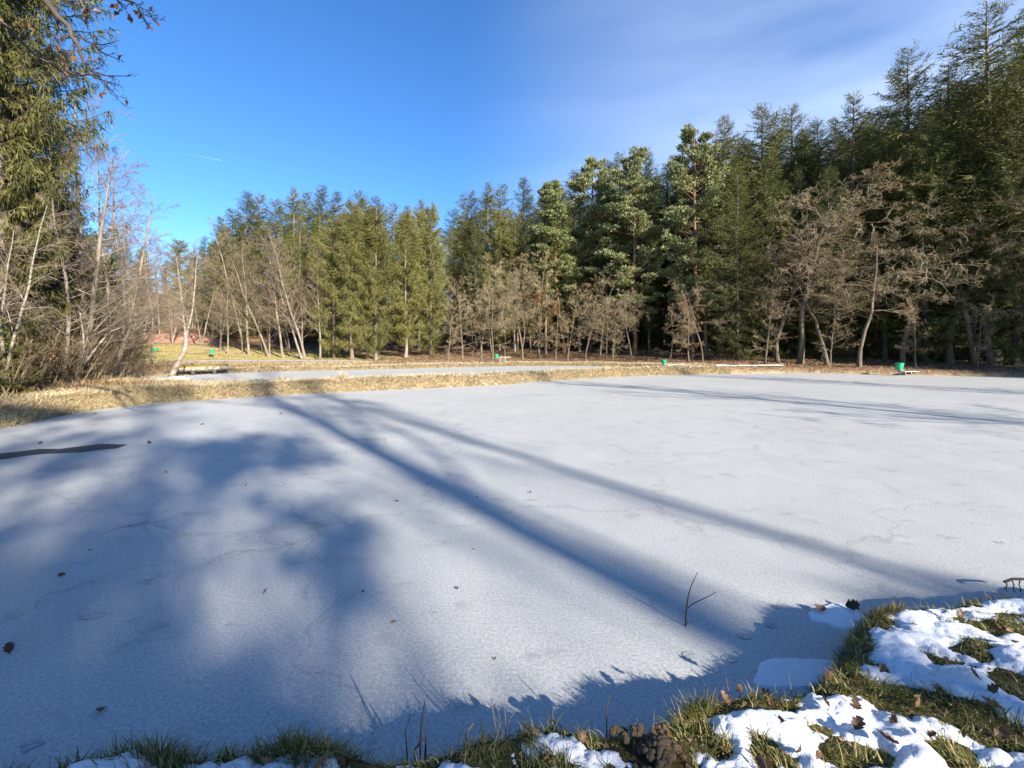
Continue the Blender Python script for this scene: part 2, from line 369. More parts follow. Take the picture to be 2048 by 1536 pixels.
NEAR = [(-2.45, 1.82), (-2.05, 1.92), (-1.82, 2.02), (-1.58, 2.10), (-1.27, 2.00), (-0.99, 2.10), (-0.74, 2.06), (-0.46, 1.99), (-0.26, 2.07), (-0.02, 2.12), (0.22, 2.16), (0.40, 2.14), (0.62, 2.13),
        (0.80, 2.26), (1.06, 2.36), (1.34, 2.34), (1.62, 2.45), (1.88, 2.66), (2.22, 2.98), (2.40, 3.06), (2.62, 3.08), (2.98, 3.12), (3.59, 3.20), (4.6, 3.35)]
POND1 = chaikin([(-12.6, 8.5), (-11, 5.2), (-7.5, 2.6), (-4.2, 1.75)] + NEAR + [(8, 4.0), (15, 4.6), (26, 6.0), (35, 11), (38.5, 18), (36.5, 24.5),
        (32, 27.8), (26, 29.7), (20.2, 31.8), (16, 31.2), (10.5, 29.6), (6.1, 27.8), (1.6, 24.4), (-0.6, 22.2), (-5, 20), (-8, 18.5), (-10.7, 16.6), (-12.2, 15.4), (-12.9, 13.7), (-12.5, 11.9), (-12.2, 10.5)], 1)
POND2 = chaikin([(-17.2, 20.6), (-15.3, 20.3), (-12.6, 20.0), (-9.3, 21.4), (-5.8, 22.8), (-1.6, 25.0), (0.6, 27.0), (4.8, 30.4), (9.0, 32.2), (12.6, 33.4), (13.4, 34.6), (11.6, 35.4),
        (9.5, 37.4), (2.6, 39.2), (-5.8, 35.8), (-8.5, 33.8), (-13.7, 31.9), (-18.5, 29.0), (-20.2, 26.0), (-19.8, 22.6)], 2)
POND3 = chaikin([(-29, 36.5), (-22, 36.7), (-13.0, 37.6), (-13.2, 40.6), (-20, 41.5), (-29, 41.5)], 2)
LV = (0.0, 0.18, 0.60)

def sdist(px, py, poly):
    px = np.asarray(px, float).ravel(); py = np.asarray(py, float).ravel()
    d = np.full(px.shape, 1e9); ins = np.zeros(px.shape, bool)
    A = poly; B = np.roll(poly, -1, 0)
    for (ax, ay), (bx, by) in zip(A, B):
        ex, ey = bx - ax, by - ay; L2 = ex * ex + ey * ey + 1e-12
        t = np.clip(((px - ax) * ex + (py - ay) * ey) / L2, 0, 1)
        d = np.minimum(d, (px - ax - t * ex) ** 2 + (py - ay - t * ey) ** 2)
        c = ((ay > py) != (by > py)) & (px < (bx - ax) * (py - ay) / (by - ay + 1e-12) + ax)
        ins ^= c
    d = np.sqrt(d); return np.where(ins, -d, d)

def terrain(x, y, full=False):
    shp = np.shape(x); x = np.asarray(x, float).ravel(); y = np.asarray(y, float).ravel()
    s1, s2, s3 = sdist(x, y, POND1), sdist(x, y, POND2), sdist(x, y, POND3)
    wob = (fbm(x * 1.3, y * 1.3, 5, 3) - 0.5) * 0.28 * sstep(5, 9, y)
    s1 = s1 + wob; s2 = s2 + wob
    d = np.minimum(np.minimum(s1, s2), s3)
    near = 1 - sstep(4.5, 8.0, np.hypot(x * 0.8, y - 1.0))
    far = sstep(16, 32, y + 0.25 * np.maximum(x - 10, 0))
    base = 0.40 + 0.02 * np.clip(d, 0, 30) * (1 - far)
    rise = far * (0.085 * np.clip(d - 2.2, 0, 40) + 0.13 * np.clip(d - 24, 0, 120))
    rise *= 1 - 0.75 * np.exp(-((x + 24) / 10) ** 2 - ((y - 36) / 10) ** 2)
    base = base + rise + 0.55 * np.exp(-((x + 37) / 12) ** 2 - ((y - 51) / 6.5) ** 2)
    base = base * (1 - near) + near * (0.27 + 0.05 * np.clip(d, 0, 3))
    amp = 0.10 * (1 - near) + 0.035 * near
    fr = 0.6 + 1.9 * near
    base = base + (fbm(x * fr, y * fr, 3, 4) - 0.5) * 2 * amp + (fbm(x * 6, y * 6, 21, 2) - 0.5) * 0.04 * near
    z = base
    for s, lv in ((s1, LV[0]), (s2, LV[1]), (s3, LV[2])):
        wd = 0.75 * (1 - near) + 0.17 * near
        t = np.clip(s / wd, 0, 1) ** (0.75)
        z = np.where(s < wd, (lv - 0.05) * (1 - t) + np.maximum(z, lv + 0.08) * t, z)
        z = np.where(s < 0, lv - 0.05 - np.clip(-s * 1.2, 0, 0.5), z)
    if full: return z.reshape(shp), s1.reshape(shp), s2.reshape(shp), s3.reshape(shp), near.reshape(shp)
    return z.reshape(shp)

def tz(x, y): return float(terrain(np.array([x]), np.array([y]))[0])

def axis(breaks):
    out = []
    for a, b, st in breaks: out.append(np.arange(a, b, st))
    return np.concatenate(out + [[breaks[-1][1]]])
gx = axis([(-4000, -800, 400), (-800, -160, 60), (-160, -60, 8), (-60, -24, 0.9), (-24, -3, 0.3), (-3, 5, 0.07), (5, 20, 0.35), (20, 60, 0.7), (60, 160, 8), (160, 800, 60), (800, 4000, 400)])
gy = axis([(-4000, -800, 400), (-800, -160, 60), (-160, -40, 8), (-40, -2, 1.2), (-2, 0.9, 0.2), (0.9, 3.9, 0.06), (3.9, 9, 0.3), (9, 42, 0.32), (42, 75, 0.9), (75, 160, 6), (160, 800, 60), (800, 4000, 400)])
GX, GY = np.meshgrid(gx, gy); zz, S1, S2, S3, NR = terrain(GX, GY, True)
ny, nx = GX.shape
ii = np.arange(ny * nx).reshape(ny, nx)
quads = np.stack([ii[:-1, :-1], ii[:-1, 1:], ii[1:, 1:], ii[1:, :-1]], -1).reshape(-1, 4)
D12 = np.minimum(np.minimum(S1, S2), S3)
mound = np.clip(np.exp(-((GX + 30) / 17) ** 2 - ((GY - 46) / 7.5) ** 2) * 1.6, 0, 1) * sstep(0.5, 1.5, S3)
leftgreen = sstep(0.45, 0.62, fbm(GX * 0.5, GY * 0.5, 31)) * (GX < -9) * (GY < 17) * 0.4
fo = fbm(GX * 0.35, GY * 0.35, 8)
litter = sstep(2.2, 4.5, D12 + (fo - 0.5) * 3) * sstep(8, 16, GY + np.abs(GX) * 0.3) * (1 - 0.95 * mound)
right = sstep(13, 19, GX - 0.2 * (GY - 32)) * sstep(20, 27, GY)
litter = np.clip(np.maximum(litter, right * sstep(0.1, 0.4, D12)), 0, 1)
green = np.clip(mound + leftgreen, 0, 1)
tan = (1 - NR) * 0.95
col = np.stack([tan, green, litter, np.ones_like(tan)], -1).reshape(-1, 4)
ground = obj('ground', make_mesh('ground', np.stack([GX, GY, zz], -1), None, quads, M['ground'], True, col)); tag(ground, kind='structure')

def sheet(name, poly, z, mat, grow=0.35):
    c = poly.mean(0); nx_ = np.roll(poly, -1, 0) - np.roll(poly, 1, 0)
    nv = np.stack([nx_[:, 1], -nx_[:, 0]], -1); nv /= np.linalg.norm(nv, axis=1, keepdims=True)
    area = 0.5 * np.sum(poly[:, 0] * np.roll(poly[:, 1], -1) - np.roll(poly[:, 0], -1) * poly[:, 1])
    P = poly + nv * grow * (1 if area > 0 else -1)
    me = bpy.data.meshes.new(name); V = [(a, b, z) for a, b in P]; idx = list(range(len(V)))
    if area < 0: idx.reverse()
    me.from_pydata(V, [], [idx]); me.materials.append(mat); me.update()
    return obj(name, me)
tag(sheet('frozen_pond', POND1, LV[0], M['ice'], 0.03), kind='structure')
tag(sheet('frozen_pond', POND2, LV[1], M['ice'], 0.2), kind='structure')
tag(sheet('frozen_pond', POND3, LV[2], M['ice'], 0.2), kind='structure')

# ------------------------------------------------------------------ tree builders
def spruce(seed, H=24.0, r0=0.24, crown0=0.12, Rmax=2.6, den=1.0, leaf=0.38, wid=0.034, mat='spruce', bark='bark_spruce', droop=0.55, step=0.42, dead=0.0, top_thin=0.8, cone=1.7):
    rng = np.random.default_rng(seed)
    K = 12; t = np.linspace(0, 1, K)
    bend = np.cumsum(rng.normal(0, 0.035, (K, 2)), 0); bend[0] = 0
    ax = np.stack([bend[:, 0], bend[:, 1], t * H], -1)
    rad = r0 * (1 - t) ** 0.8 + 0.015; rad[0] *= 1.35
    tv, tq, tt = tubes(ax[None], rad[None], 9)
    trunk = make_mesh('trunk', tv, tt, tq, M[bark])
    zb = []; z = crown0 * H
    while z < H * 0.985:
        zb += [z + rng.uniform(-0.2, 0.2) for _ in range(rng.integers(4, 7))]
        z += step * rng.uniform(0.75, 1.25) * (1 - 0.45 * z / H)
    zb = np.clip(np.array(zb), 0.3, H * 0.99); N = len(zb)
    tc_ = (zb / H - crown0) / (1 - crown0)
    prof = np.minimum(1.0, 0.6 + 1.6 * np.clip(tc_, 0, 1)) * np.minimum(1.0, cone * (1 - np.clip(tc_, 0, 1)) ** top_thin)
    L = Rmax * prof * rng.uniform(0.6, 1.18, N) + 0.22
    # each side of the tree a little different, so that the outline is uneven
    az = rng.uniform(0, 2 * np.pi, N)
    L *= 1 + 0.22 * np.sin(az * 2 + seed) + 0.15 * np.sin(zb * 0.9 + az * 3)
    el = np.radians(-18 + 52 * np.clip(tc_, 0, 1) ** 1.3 + rng.normal(0, 8, N))
    d0 = np.stack([np.cos(az) * np.cos(el), np.sin(az) * np.cos(el), np.sin(el)], -1)
    K2 = 6; s = np.linspace(0, 1, K2)
    base = np.stack([np.interp(zb, ax[:, 2], ax[:, 0]), np.interp(zb, ax[:, 2], ax[:, 1]), zb], -1)
    sag = -(0.30 * (1 - np.clip(tc_, 0, 1)))[:, None] * s * (1 - s) * 3 + 0.13 * s ** 3
    P = base[:, None] + d0[:, None] * (L[:, None] * s)[..., None]; P[..., 2] += sag * L[:, None]
    br = (0.010 + 0.012 * L)[:, None] * (1 - 0.85 * s)
    bv, bq, bt = tubes(P, br, 3)
    branches = make_mesh('branches', bv, bt, bq, M['bark_dark'])
    # sprays along every branch: side twigs that hang like combs
    tops = np.clip(tc_, 0, 1)
    cnt = np.maximum(3, (L * 12.5 * den * (0.46 / leaf)).astype(int))
    bi = np.repeat(np.arange(N), cnt); n = len(bi)
    u = 1 - rng.random(n) ** 1.15 * 0.86
    if dead > 0:      # shaded lower branches have lost their needles
        keep = rng.random(n) < np.clip((tc_[bi] - dead) / 0.15 + rng.uniform(0, 0.3, n), 0, 1); bi = bi[keep]; u = u[keep]; n = len(bi)
    f = u * (K2 - 1); k0 = np.minimum(f.astype(int), K2 - 2); w = (f - k0)[:, None]
    pos = P[bi, k0] * (1 - w) + P[bi, k0 + 1] * w
    tan_ = nrm(P[bi, k0 + 1] - P[bi, k0])
    sidev = nrm(np.cross(tan_, UP)) * rng.choice([-1, 1], n)[:, None]
    dr = droop * (1 - 0.85 * tops[bi] ** 2)
    D = nrm(tan_ * rng.uniform(0.25, 1.0, n)[:, None] + sidev * rng.uniform(0.1, 0.95, n)[:, None] - UP * (dr * rng.uniform(0.2, 1.9, n))[:, None] + rng.normal(0, 0.12, (n, 3)))
    ln = leaf * rng.uniform(0.6, 1.2, n) * (0.42 + 0.58 * np.clip(L[bi] / Rmax * 1.8, 0, 1))
    vs_, ts_, o_ = [], [], 0
    for kk in range(3):              # each hanging twig is a strand of three needle sprays
        v1, t1 = kites(pos + rng.normal(0, 0.02, (n, 3)), D + rng.normal(0, 0.22, (n, 3)), ln, wid * rng.uniform(0.6, 1.2, n) * (1.1 - 0.25 * kk) * np.clip(ln / leaf, 0.5, 1), rng, 0.35)
        vs_.append(v1); ts_.append(t1 + o_); o_ += len(v1)
        pos = pos + D * (ln * 0.62)[:, None]; D = nrm(D - UP * (0.22 * dr)[:, None] + rng.normal(0, 0.12, (n, 3))); ln = ln * 0.85
    v1, t1 = np.concatenate(vs_), np.concatenate(ts_)
    needles = make_mesh('needles', v1, t1, None, M[mat], False)
    return dict(H=H, kind='spruce', parts=[('trunk', trunk, None), ('crown', needles, None), ('branches', branches, 'crown')])

def pine(seed, H=20.0, r0=0.20, crown0=0.35, Rmax=2.6, lean=0.0, step=0.75, mat='pine', pad=1.0, tuft=110):
    rng = np.random.default_rng(seed)
    K = 14; t = np.linspace(0, 1, K)
    bend = np.cumsum(rng.normal(0, 0.09, (K, 2)), 0); bend[0] = 0
    ax = np.stack([bend[:, 0] + lean * np.sin(t * 2.2), bend[:, 1], t * H], -1)
    rad = r0 * (1 - t) ** 0.7 + 0.02; rad[0] *= 1.3
    tv, tq, tt = tubes(ax[None], rad[None], 9)
    trunk = make_mesh('trunk', tv, tt, tq, M['bark_pine'])
    zb = []; z = crown0 * H
    while z < H * 0.985:
        zb += [z + rng.uniform(-0.3, 0.3) for _ in range(rng.integers(3, 6))]; z += step * rng.uniform(0.7, 1.4)
    zb = np.clip(np.array(zb), 0.5, H * 0.99); N = len(zb); tc_ = np.clip((zb / H - crown0) / (1 - crown0), 0, 1)
    L = Rmax * (0.65 + 0.6 * tc_) * np.clip(1.25 * (1 - tc_), 0, 1) ** 0.6 * rng.uniform(0.55, 1.25, N) + 0.3
    az = rng.uniform(0, 2 * np.pi, N); el = np.radians(2 + 42 * tc_ ** 1.5 + rng.normal(0, 9, N))
    d0 = np.stack([np.cos(az) * np.cos(el), np.sin(az) * np.cos(el), np.sin(el)], -1)
    K2 = 6; s = np.linspace(0, 1, K2)
    base = np.stack([np.interp(zb, ax[:, 2], ax[:, 0]), np.interp(zb, ax[:, 2], ax[:, 1]), zb], -1)
    P = base[:, None] + d0[:, None] * (L[:, None] * s)[..., None]
    P[..., 2] += (0.16 * s ** 2)[None] * L[:, None]; P += np.cumsum(rng.normal(0, 0.035, P.shape), 1) * s[None, :, None] * L[:, None, None] * 0.5
    br = (0.014 + 0.014 * L)[:, None] * (1 - 0.8 * s)
    bv, bq, bt = tubes(P, br, 4); mbr = MB().add(bv, bt, bq)
    # each branch forks into twigs carrying pads of needle tufts
    npd = 6; bi = np.repeat(np.arange(N), npd); n = len(bi)
    u = rng.uniform(0.35, 1.0, n); f = u * (K2 - 1); k0 = np.minimum(f.astype(int), K2 - 2); w = (f - k0)[:, None]
    st = P[bi, k0] * (1 - w) + P[bi, k0 + 1] * w; tn = nrm(P[bi, k0 + 1] - P[bi, k0])
    sv = nrm(np.cross(tn, UP)) * rng.choice([-1, 1], n)[:, None]
    dd = nrm(tn * 0.8 + sv * rng.uniform(0, 1.0, n)[:, None] + UP * rng.uniform(0.0, 0.5, n)[:, None])
    tl = L[bi] * rng.uniform(0.12, 0.34, n) + 0.1
    Pt = st[:, None] + dd[:, None] * (tl[:, None] * np.linspace(0, 1, 3))[..., None]
    bv, bq, bt = tubes(Pt, np.broadcast_to(np.array([0.014, 0.011, 0.006]), (n, 3)), 3); mbr.add(bv, bt, bq)
    ctr = Pt[:, -1]; pr = pad * rng.uniform(0.28, 0.6, n)
    ntf = np.maximum(8, (tuft * 0.42 * (pr / 0.45) ** 2).astype(int)); ti = np.repeat(np.arange(n), ntf); m_ = len(ti)
    o = rng.normal(size=(m_, 3)); o = nrm(o) * (rng.random(m_) ** 0.45)[:, None]; o[:, 2] *= 0.42
    tp = ctr[ti] + o * pr[ti][:, None]
    td = nrm(o * 0.8 + np.array([0, 0, 0.75]) + rng.normal(0, 0.25, (m_, 3)) + 0.35 * dd[ti])
    rep = 2; tp = np.repeat(tp, rep, 0); td = np.repeat(td, rep, 0) + rng.normal(0, 0.45, (m_ * rep, 3))
    v1, t1 = kites(tp, td, rng.uniform(0.17, 0.32, len(tp)), rng.uniform(0.032, 0.058, len(tp)), rng, 0.3)
    return dict(H=H, kind='pine', parts=[('trunk', trunk, None), ('crown', make_mesh('needles', v1, t1, None, M[mat], False), None), ('branches', mbr.mesh('branches', M['bark_pine']), 'crown')])

def spawn(P, Rd, n, t0, t1, ang, asd, lf, rf, K, wig, up, rng, rmin=0.006, tpow=1.0, taper=0.75, lmin=0.1, side=0.0):
    N, Kp, _ = P.shape
    bi = np.repeat(np.arange(N), n); M_ = len(bi)
    u = t0 + (t1 - t0) * ((np.tile(np.arange(n), N) + rng.random(M_)) / n) ** tpow
    f = u * (Kp - 1); k0 = np.minimum(f.astype(int), Kp - 2); w = f - k0
    st = P[bi, k0] * (1 - w)[:, None] + P[bi, k0 + 1] * w[:, None]
    tn = nrm(P[bi, k0 + 1] - P[bi, k0])
    pl = np.linalg.norm(np.diff(P, axis=1), axis=2).sum(1)[bi]
    pr = Rd[bi, k0] * (1 - w) + Rd[bi, k0 + 1] * w
    rv = rng.normal(size=(M_, 3)); rv[:, 2] *= (1 - side)
    pv = nrm(rv - tn * (rv * tn).sum(1, keepdims=True))
    a = np.radians(rng.normal(ang, asd, M_))[:, None]
    d = nrm(tn * np.cos(a) + pv * np.sin(a))
    L = np.maximum(lmin, pl * lf * (1.15 - 0.65 * u) * rng.uniform(0.6, 1.25, M_))
    r = np.maximum(rmin, np.minimum(pr * 0.85, pr * rf * rng.uniform(0.8, 1.15, M_)))
    pts = [st]; step = (L / (K - 1))[:, None]
    for k in range(K - 1):
        d = nrm(d + rng.normal(0, wig, (M_, 3)) + UP * up)
        pts.append(pts[-1] + d * step)
    Pn = np.stack(pts, 1); Rn = np.maximum(rmin * 0.6, r[:, None] * (1 - taper * np.linspace(0, 1, K)))
    return Pn, Rn

def trunk_line(H, r0, K, wig, rng, lean=(0, 0), start=(0, 0, 0), up=0.05, bow=0.0):
    d = nrm(np.array([lean[0], lean[1], 1.0])); p = np.array(start, float); pts = [p]
    for k in range(K - 1):
        d = nrm(d + rng.normal(0, wig, 3) + UP * up + np.array([bow, 0, 0]) * (k / K)); p = p + d * H / (K - 1); pts.append(p)
    t = np.linspace(0, 1, K); r = r0 * (1 - t) ** 0.75 + 0.012; r[0] *= 1.3; r[1] *= 1.05
    return np.array(pts), r

def bare_tree(seed, H, r0, levels, stems=1, wig=0.05, lean=(0, 0), spread=0.25, bark='bark_alder', twig='twig_alder', leaves=0, K=14, rmin=0.007, bow=0.0, top=None, leaf_size=0.09, up=0.05, fine=3):
    rng = np.random.default_rng(seed)
    PT, RT = [], []
    for i in range(stems):
        a = rng.uniform(0, 2 * np.pi); s_ = spread if stems > 1 else 0
        hh = H * (1 if i == 0 else rng.uniform(0.65, 0.95))
        p, r = trunk_line(hh, r0 * (1 if i == 0 else 0.8), K, wig, rng, (lean[0] + s_ * math.cos(a), lean[1] + s_ * math.sin(a)), (0.12 * stems ** 0.5 * math.cos(a) * (i > 0), 0.12 * stems ** 0.5 * math.sin(a) * (i > 0), 0), up, bow)
        if top: r = np.maximum(r, r0 * top)
        PT.append(p); RT.append(r)
    PT, RT = np.array(PT), np.array(RT)
    tv, tq, tt = tubes(PT, RT, 8); trunk = make_mesh('trunk', tv, tt, tq, M[bark])
    mb = MB(); big = MB(); P, Rd = PT, RT; last = None
    for li, lv in enumerate(levels):
        P2, R2 = spawn(P, Rd, lv['n'], lv.get('t0', 0.25), lv.get('t1', 1.0), lv['ang'], lv.get('asd', 12), lv['lf'], lv.get('rf', 0.5), lv.get('K', 6), lv.get('wig', 0.15), lv.get('up', 0.0), rng, rmin, lv.get('tp', 1.0), lv.get('taper', 0.75), lv.get('lmin', 0.1), lv.get('side', 0.0))
        v, q, t = tubes(P2, R2, 5 if li == 0 else (4 if li == 1 else (fine if li == len(levels) - 1 else 3)), li < 2)
        (big if li == 0 else mb).add(v, t, q)
        P, Rd = P2, R2
    parts = [('trunk', trunk, None), ('crown', mb.mesh('twigs', M[twig]), None), ('limbs', big.mesh('limbs', M[bark]), 'crown')]
    if leaves:
        ends = P[:, -2:].reshape(-1, 3); ids = rng.integers(0, len(ends), leaves)
        if leaves < 4000:          # withered leaves hang together in sprays
            cl = ends[rng.integers(0, len(ends), 14)]
            dm = np.min(np.linalg.norm(ends[:, None] - cl[None], axis=2), 1); near_ = np.argsort(dm)[:max(40, len(ends) // 7)]
            ids = np.where(rng.random(leaves) < 0.75, near_[rng.integers(0, len(near_), leaves)], ids)
        pos = ends[ids] + rng.normal(0, 0.06, (leaves, 3))
        v1, t1 = kites(pos, rng.normal(0, 0.6, (leaves, 3)) - UP * 0.5, leaf_size * rng.uniform(0.7, 1.5, leaves), leaf_size * 0.36 * rng.uniform(0.7, 1.3, leaves), rng, 0.5)
        parts.append(('leaves', make_mesh('leaves', v1, t1, None, M['brown_leaf'], False), 'crown'))
    return dict(H=float(PT[0, -1, 2]), kind='bare', parts=parts)

def lv(n, ang, lf, **k): return dict(n=n, ang=ang, lf=lf, **k)

PR = {}
for i, (cr, rm, dn) in enumerate([(0.10, 3.1, 1.0), (0.16, 2.7, 1.0), (0.07, 3.3, 1.0), (0.22, 2.9, 0.95)]):
    PR['spruce%d' % i] = spruce(100 + i, 24, 0.24, cr, rm, dn)
for i in range(3):
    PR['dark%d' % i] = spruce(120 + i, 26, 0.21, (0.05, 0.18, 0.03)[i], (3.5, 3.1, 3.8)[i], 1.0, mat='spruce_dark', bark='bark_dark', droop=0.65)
for i in range(3):
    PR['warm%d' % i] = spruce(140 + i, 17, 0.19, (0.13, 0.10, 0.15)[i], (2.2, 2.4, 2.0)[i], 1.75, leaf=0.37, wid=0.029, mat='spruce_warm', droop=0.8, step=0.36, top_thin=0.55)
for i in range(3):
    PR['pine%d' % i] = pine(160 + i, 20, 0.19, (0.36, 0.30, 0.22)[i], (2.3, 2.7, 3.0)[i], (0.5, 0.2, 0.0)[i])
AL = [lv(30, 48, 0.30, t0=0.22, wig=0.09, up=0.03, rf=0.34, K=7, asd=12), lv(9, 42, 0.42, t0=0.12, wig=0.12, up=0.02, rf=0.5, K=5), lv(7, 40, 0.48, t0=0.1, wig=0.14, up=0.0, rf=0.6, K=4), lv(3, 38, 0.6, t0=0.1, wig=0.14, rf=0.8, K=3)]
for i in range(3):
    PR['alder%d' % i] = bare_tree(200 + i, 15, 0.115, [dict(AL[0], n=30 if i < 2 else 19)] + AL[1:], 1 if i < 2 else 2, 0.035, (0, 0), 0.12, twig='twig_purple' if i % 2 else 'twig_alder', rmin=0.009, fine=2)
PR['alder3'] = PR['alder2']
OK = [lv(17, 64, 0.46, t0=0.38, wig=0.20, up=0.025, rf=0.5, K=9, asd=15), lv(9, 54, 0.42, t0=0.2, wig=0.26, up=0.02, rf=0.55, K=7), lv(8, 50, 0.46, t0=0.2, wig=0.30, up=0.02, rf=0.6, K=5), lv(5, 48, 0.55, t0=0.1, wig=0.25, up=0.04, rf=0.75, K=4)]
for i in range(4):
    PR['oak%d' % i] = bare_tree(220 + i, 11, 0.105, OK, 1, 0.07, (0.05 * (i - 1), 0), bark='bark_oak', twig='twig_oak', leaves=(150, 80, 500, 120)[i], rmin=0.0085, fine=2)
YB = [lv(22, 60, 0.28, t0=0.15, wig=0.12, up=0.04, rf=0.4, K=6), lv(7, 48, 0.42, t0=0.15, wig=0.16, up=0.02, rf=0.55, K=5), lv(6, 45, 0.5, t0=0.1, wig=0.18, rf=0.7, K=4), lv(3, 42, 0.6, wig=0.16, rf=0.8, K=3)]
for i in range(3):
    PR['young%d' % i] = bare_tree(240 + i, 8, 0.07, YB, 1, 0.05, bark='bark_oak', twig='twig_oak', leaves=(120, 1300, 40)[i], rmin=0.008, leaf_size=0.12, fine=2)
SH = [lv(9, 35, 0.42, t0=0.12, wig=0.12, up=0.04, rf=0.5, K=6), lv(7, 40, 0.5, t0=0.1, wig=0.16, up=0.02, rf=0.6, K=5), lv(6, 42, 0.5, t0=0.1, wig=0.18, rf=0.75, K=4)]
for i in range(2):
    PR['shrub%d' % i] = bare_tree(260 + i, 3.2, 0.015, SH, 9, 0.09, (0.08 * i, 0), 0.45, bark='bark_shrub', twig='twig_shrub', rmin=0.0045, K=9, leaves=(60, 120)[i], fine=2)
PR['shrub2'] = PR['shrub0']
LA = [lv(28, 62, 0.25, t0=0.16, wig=0.07, up=-0.012, rf=0.30, K=8, asd=13), lv(9, 38, 0.42, t0=0.12, wig=0.10, up=-0.02, rf=0.5, K=6), lv(7, 38, 0.46, t0=0.1, wig=0.13, up=-0.02, rf=0.6, K=4), lv(2, 36, 0.6, t0=0.1, wig=0.13, rf=0.8, K=3)]
for i in range(2):
    PR['left_alder%d' % i] = bare_tree(280 + i, 12, (0.14, 0.085)[i], LA, 1, 0.035, ((0.10, 0.02)[i], 0), twig='twig_purple', rmin=0.0045, K=16)
PR['left_alder2'] = PR['left_alder1']
BI = [lv(20, 48, 0.26, t0=0.3, wig=0.08, up=0.0, rf=0.3, K=7), lv(8, 40, 0.45, t0=0.15, wig=0.1, up=-0.03, rf=0.5, K=5), lv(6, 38, 0.5, t0=0.1, wig=0.12, up=-0.05, rf=0.7, K=4)]
for i in range(2):
    PR['birch%d' % i] = bare_tree(300 + i, 9, (0.065, 0.075)[i], BI, (3, 1)[i], 0.05, ((0.16, 0.05)[i], 0), 0.14, bark='bark_birch', twig='twig_purple', rmin=0.005, K=16)
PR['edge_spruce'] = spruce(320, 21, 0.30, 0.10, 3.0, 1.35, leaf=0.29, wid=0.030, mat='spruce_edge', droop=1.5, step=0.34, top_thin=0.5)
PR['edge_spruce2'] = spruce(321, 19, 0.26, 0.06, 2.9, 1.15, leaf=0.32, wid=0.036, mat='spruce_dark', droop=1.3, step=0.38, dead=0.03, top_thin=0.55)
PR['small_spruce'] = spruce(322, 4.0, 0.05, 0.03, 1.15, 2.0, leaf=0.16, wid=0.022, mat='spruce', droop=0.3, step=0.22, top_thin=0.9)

NAMES = dict(spruce='spruce_tree', dark='spruce_tree', warm='spruce_tree', pine='pine_tree', alder='alder_tree', oak='oak_tree', young='young_tree', shrub='shrub', left_alder='alder_tree', birch='birch_tree', edge_spruce='spruce_tree', small_spruce='spruce_sapling')
def place(pk, x, y, H=None, label=None, group=None, rz=None, tilt=(0, 0), w=1.0, dz=-0.08, cat='tree', rng=RNG, zscale=1.0):
    p = PR[pk]; s = 1.0 if H is None else H / p['H']
    rz = rng.uniform(0, 6.28) if rz is None else rz
    nm = NAMES[pk.rstrip('0123456789')]
    e = empty(nm, (x, y, tz(x, y) + dz), (0, 0, 0), (s * w, s * w, s))
    # lean is given in world axes (towards +x, towards +y), the spin about the trunk comes first
    import mathutils
    m = mathutils.Matrix.Rotation(tilt[0], 3, 'Y') @ mathutils.Matrix.Rotation(-tilt[1], 3, 'X') @ mathutils.Matrix.Rotation(rz, 3, 'Z')
    e.rotation_euler = m.to_euler()
    tag(e, label, cat, group)
    made = {}
    for nm2, me, par in p['parts']:
        made[nm2] = obj(nm2, me, made[par] if par else e)
    return e

def at(px, Y): return (px - 1024) / F * Y
ORD = ['first', 'second', 'third', 'fourth', 'fifth', 'sixth', 'seventh', 'eighth', 'ninth', 'tenth', 'eleventh', 'twelfth', 'thirteenth', 'fourteenth', 'fifteenth', 'sixteenth', 'seventeenth', 'eighteenth', 'nineteenth', 'twentieth', 'twenty-first', 'twenty-second', 'twenty-third', 'twenty-fourth', 'twenty-fifth', 'twenty-sixth', 'twenty-seventh', 'twenty-eighth', 'twenty-ninth', 'thirtieth', 'thirty-first', 'thirty-second', 'thirty-third', 'thirty-fourth', 'thirty-fifth', 'thirty-sixth', 'thirty-seventh', 'thirty-eighth', 'thirty-ninth', 'fortieth']

# skyline of the wood: pixel column, distance, pixel row of the top, kind
SKY = [(404, 82, 470, 'dark1'), (443, 76, 430, 'spruce1'), (468, 72, 412, 'dark0'), (496, 66, 380, 'dark2'), (521, 68, 386, 'spruce0'), (553, 66, 393, 'spruce3'), (589, 64, 374, 'spruce2'), (612, 67, 380, 'spruce1'), (644, 63, 362, 'dark0'),
       (669, 66, 383, 'spruce0'), (711, 62, 374, 'spruce3'), (737, 66, 395, 'spruce1'), (756, 62, 387, 'dark1'), (783, 62, 402, 'spruce2'), (813, 66, 413, 'spruce0'), (841, 58, 396, 'spruce1'), (905, 66, 418, 'dark1'), (940, 60, 380, 'spruce3'), (974, 57, 362, 'spruce2'),
       (1010, 58, 365, 'spruce0'), (1051, 62, 348, 'dark1'), (1095, 62, 358, 'dark0'), (1120, 60, 361, 'spruce1'), (1153, 57, 336, 'dark2'), (1217, 58, 316, 'dark0'), (1247, 55, 300, 'spruce3'), (1288, 58, 297, 'dark1'), (1330, 52, 330, 'dark2'),
       (1440, 46, 228, 'spruce2'), (1478, 50, 250, 'dark0'), (1515, 46, 207, 'spruce0'), (1585, 45, 204, 'spruce3'), (1640, 44, 235, 'dark2'), (1700, 41, 182, 'spruce1'), (1752, 43, 205, 'dark0'), (1822, 37, 92, 'spruce3'), (1900, 38, 118, 'dark1'), (1990, 33, 8, 'spruce2'), (2055, 34, -20, 'dark0')]
